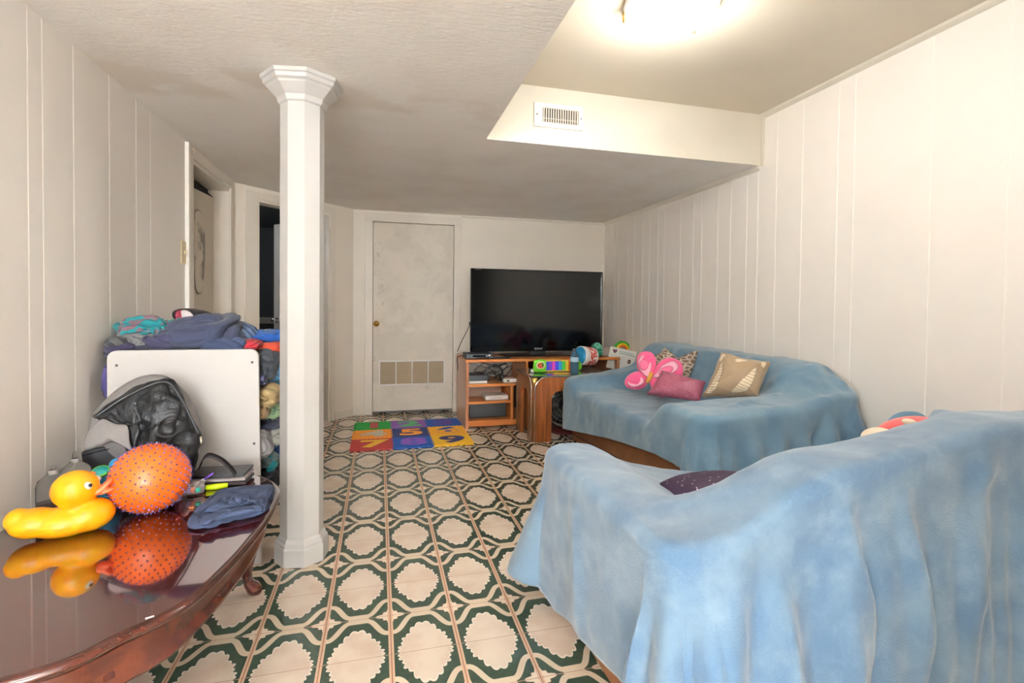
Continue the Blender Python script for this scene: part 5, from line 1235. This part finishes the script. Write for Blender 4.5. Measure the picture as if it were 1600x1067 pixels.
# strap loop lying on the table
sp = spline([at(312, 730, y=2.14), at(318, 716, y=2.12), at(327, 711, y=2.10), at(345, 718, y=2.11), at(360, 731, y=2.13), at(368, 742, y=2.14)], 6)
V, F = [], []
for i, p in enumerate(sp):
    t = (sp[min(i+1, len(sp)-1)]-sp[max(i-1, 0)]).normalized(); wv_ = Vector((.0, 1, .35)).normalized()*.013; nz = t.cross(wv_).normalized()*.0018
    V += [p-wv_-nz, p+wv_-nz, p+wv_+nz, p-wv_+nz]
for i in range(len(sp)-1):
    for k in range(4): F.append((i*4+k, i*4+(k+1) % 4, (i+1)*4+(k+1) % 4, (i+1)*4+k))
F += [(0, 1, 2, 3), tuple(4*(len(sp)-1)+k for k in (3, 2, 1, 0))]
mesh('strap', V, F, flat('strap_web', S(34, 30, 30), .95, spec=.1), bp, label='black webbing strap')
# thin dark rack of booklets behind toys
for i in range(3):
    a_ = at(318, 748+6*i, z=TZ+.05-.014*i)
    o = box('booklet', (-.70, 2.15-.01*i, TZ+.034-.0135*i), (-.50+.004*i, 2.27-.01*i, TZ+.044-.0135*i), [BLACK, flat('booklet_grey', S(150, 140, 140), .6), flat('booklet_dark', S(60, 52, 54), .6)][i], bevel=.001, rot=-.05)
    tag(o, ['black booklet on top of the thin stack before the white panel', 'grey booklet in the middle of the thin stack before the white panel', 'dark booklet at the bottom of the thin stack before the white panel'][i], 'booklet')
# toys right of the ball
o = thing('lime_comb', (-.56, 2.10, TZ), 'lime green plastic stick lying behind the navy cloth', 'stick')
tube('stick', [at(322, 762, z=TZ+.011), at(340, 760, z=TZ+.011), at(356, 758, z=TZ+.011)], [.010, .011, .0085], flat('neon_lime', S(200, 226, 20), .4), o, 12)
tube('dark_end', [at(318, 763, z=TZ+.011), at(323, 762, z=TZ+.011)], .007, flat('green_end', S(80, 120, 40), .4), o, 10)
o = thing('marker_pen', (-.64, 2.09, TZ), 'purple and white toy syringe leaning on the rattle beside the ball', 'pen')
tube('barrel', [at(303, 760, y=2.09), at(319, 749, y=2.10)], .006, WHITE, o, 10); tube('tip', [at(318, 750, y=2.10), at(333, 739, y=2.11)], .004, flat('violet_plastic', S(108, 66, 180), .4), o, 10)
q = at(300, 764, y=2.06); o = thing('rattle', (q.x, 2.06, TZ), 'clear baby rattle with pink ends and coloured beads beside the orange ball', 'rattle')
lathe('clear_barrel', [(.001, -.04), (.02, -.038), (.022, -.03), (.022, .03), (.02, .038), (.001, .04)], (q.x, 2.06, TZ+.030), flat('rattle_clear', (.95, .92, .94), .08, trans=.8, ior=1.2), o, 20, axis=(1, .3, .0))
for dx_, c_ in ((-.035, S(238, 176, 200)), (-.02, S(240, 190, 200))): ellip('pink_end', (q.x+dx_, 2.05, TZ+.032+.012*(dx_ > -.03)), (.016, .018, .022), flat('baby_pink', c_, .5), o)
for dx_, c_ in ((.006, S(232, 120, 80)), (.022, S(40, 160, 140)), (-.006, S(150, 120, 200))): ellip('bead', (q.x+dx_, 2.05, TZ+.026), (.010, .010, .010), flat('bead', c_, .4), o)
# folded clear/dark wrapper under the ball
M = Mat('denim_cloth', S(52, 64, 88), .95); M.color(M.mix(M.noise(12, 4), S(56, 68, 94), S(42, 50, 74))); DEN = M.m
bl_ = thing('folded_cloth', at(365, 795, z=TZ), 'folded navy cloth lying on the right of the glossy table top', 'cloth')
NPZ = Vector((0, 0, 1))
pA = [(291, 818), (300, 800), (322, 784), (336, 770), (370, 764), (428, 760), (424, 790), (412, 802), (380, 812), (340, 822), (302, 828)]
puff('lower_fold', px_outline(pA, Vector((0, 0, TZ+.006)), NPZ, 6), NPZ, .020, DEN, bl_, 24, 5, .3, wr=.006, wsc=16, seed=2, fold=(.012, 16))
pB = [(310, 805), (330, 783), (345, 769), (380, 764), (426, 761), (422, 780), (414, 797), (400, 788), (375, 792), (345, 800), (318, 802)]
puff('upper_fold', px_outline(pB, Vector((0, 0, TZ+.024)), NPZ, 5), NPZ, .017, DEN, bl_, 24, 5, .5, wr=.008, wsc=14, seed=4, fold=(.014, 18))
pD = [(306, 815), (330, 802), (360, 796), (395, 789), (412, 792), (408, 799), (375, 804), (340, 814), (318, 820)]
puff('rolled_hem', px_outline(pD, Vector((0, 0, TZ+.028)), NPZ, 5), NPZ, .011, DEN, bl_, 16, 3, .6, wr=.006, wsc=20, seed=6, fold=(.008, 26))
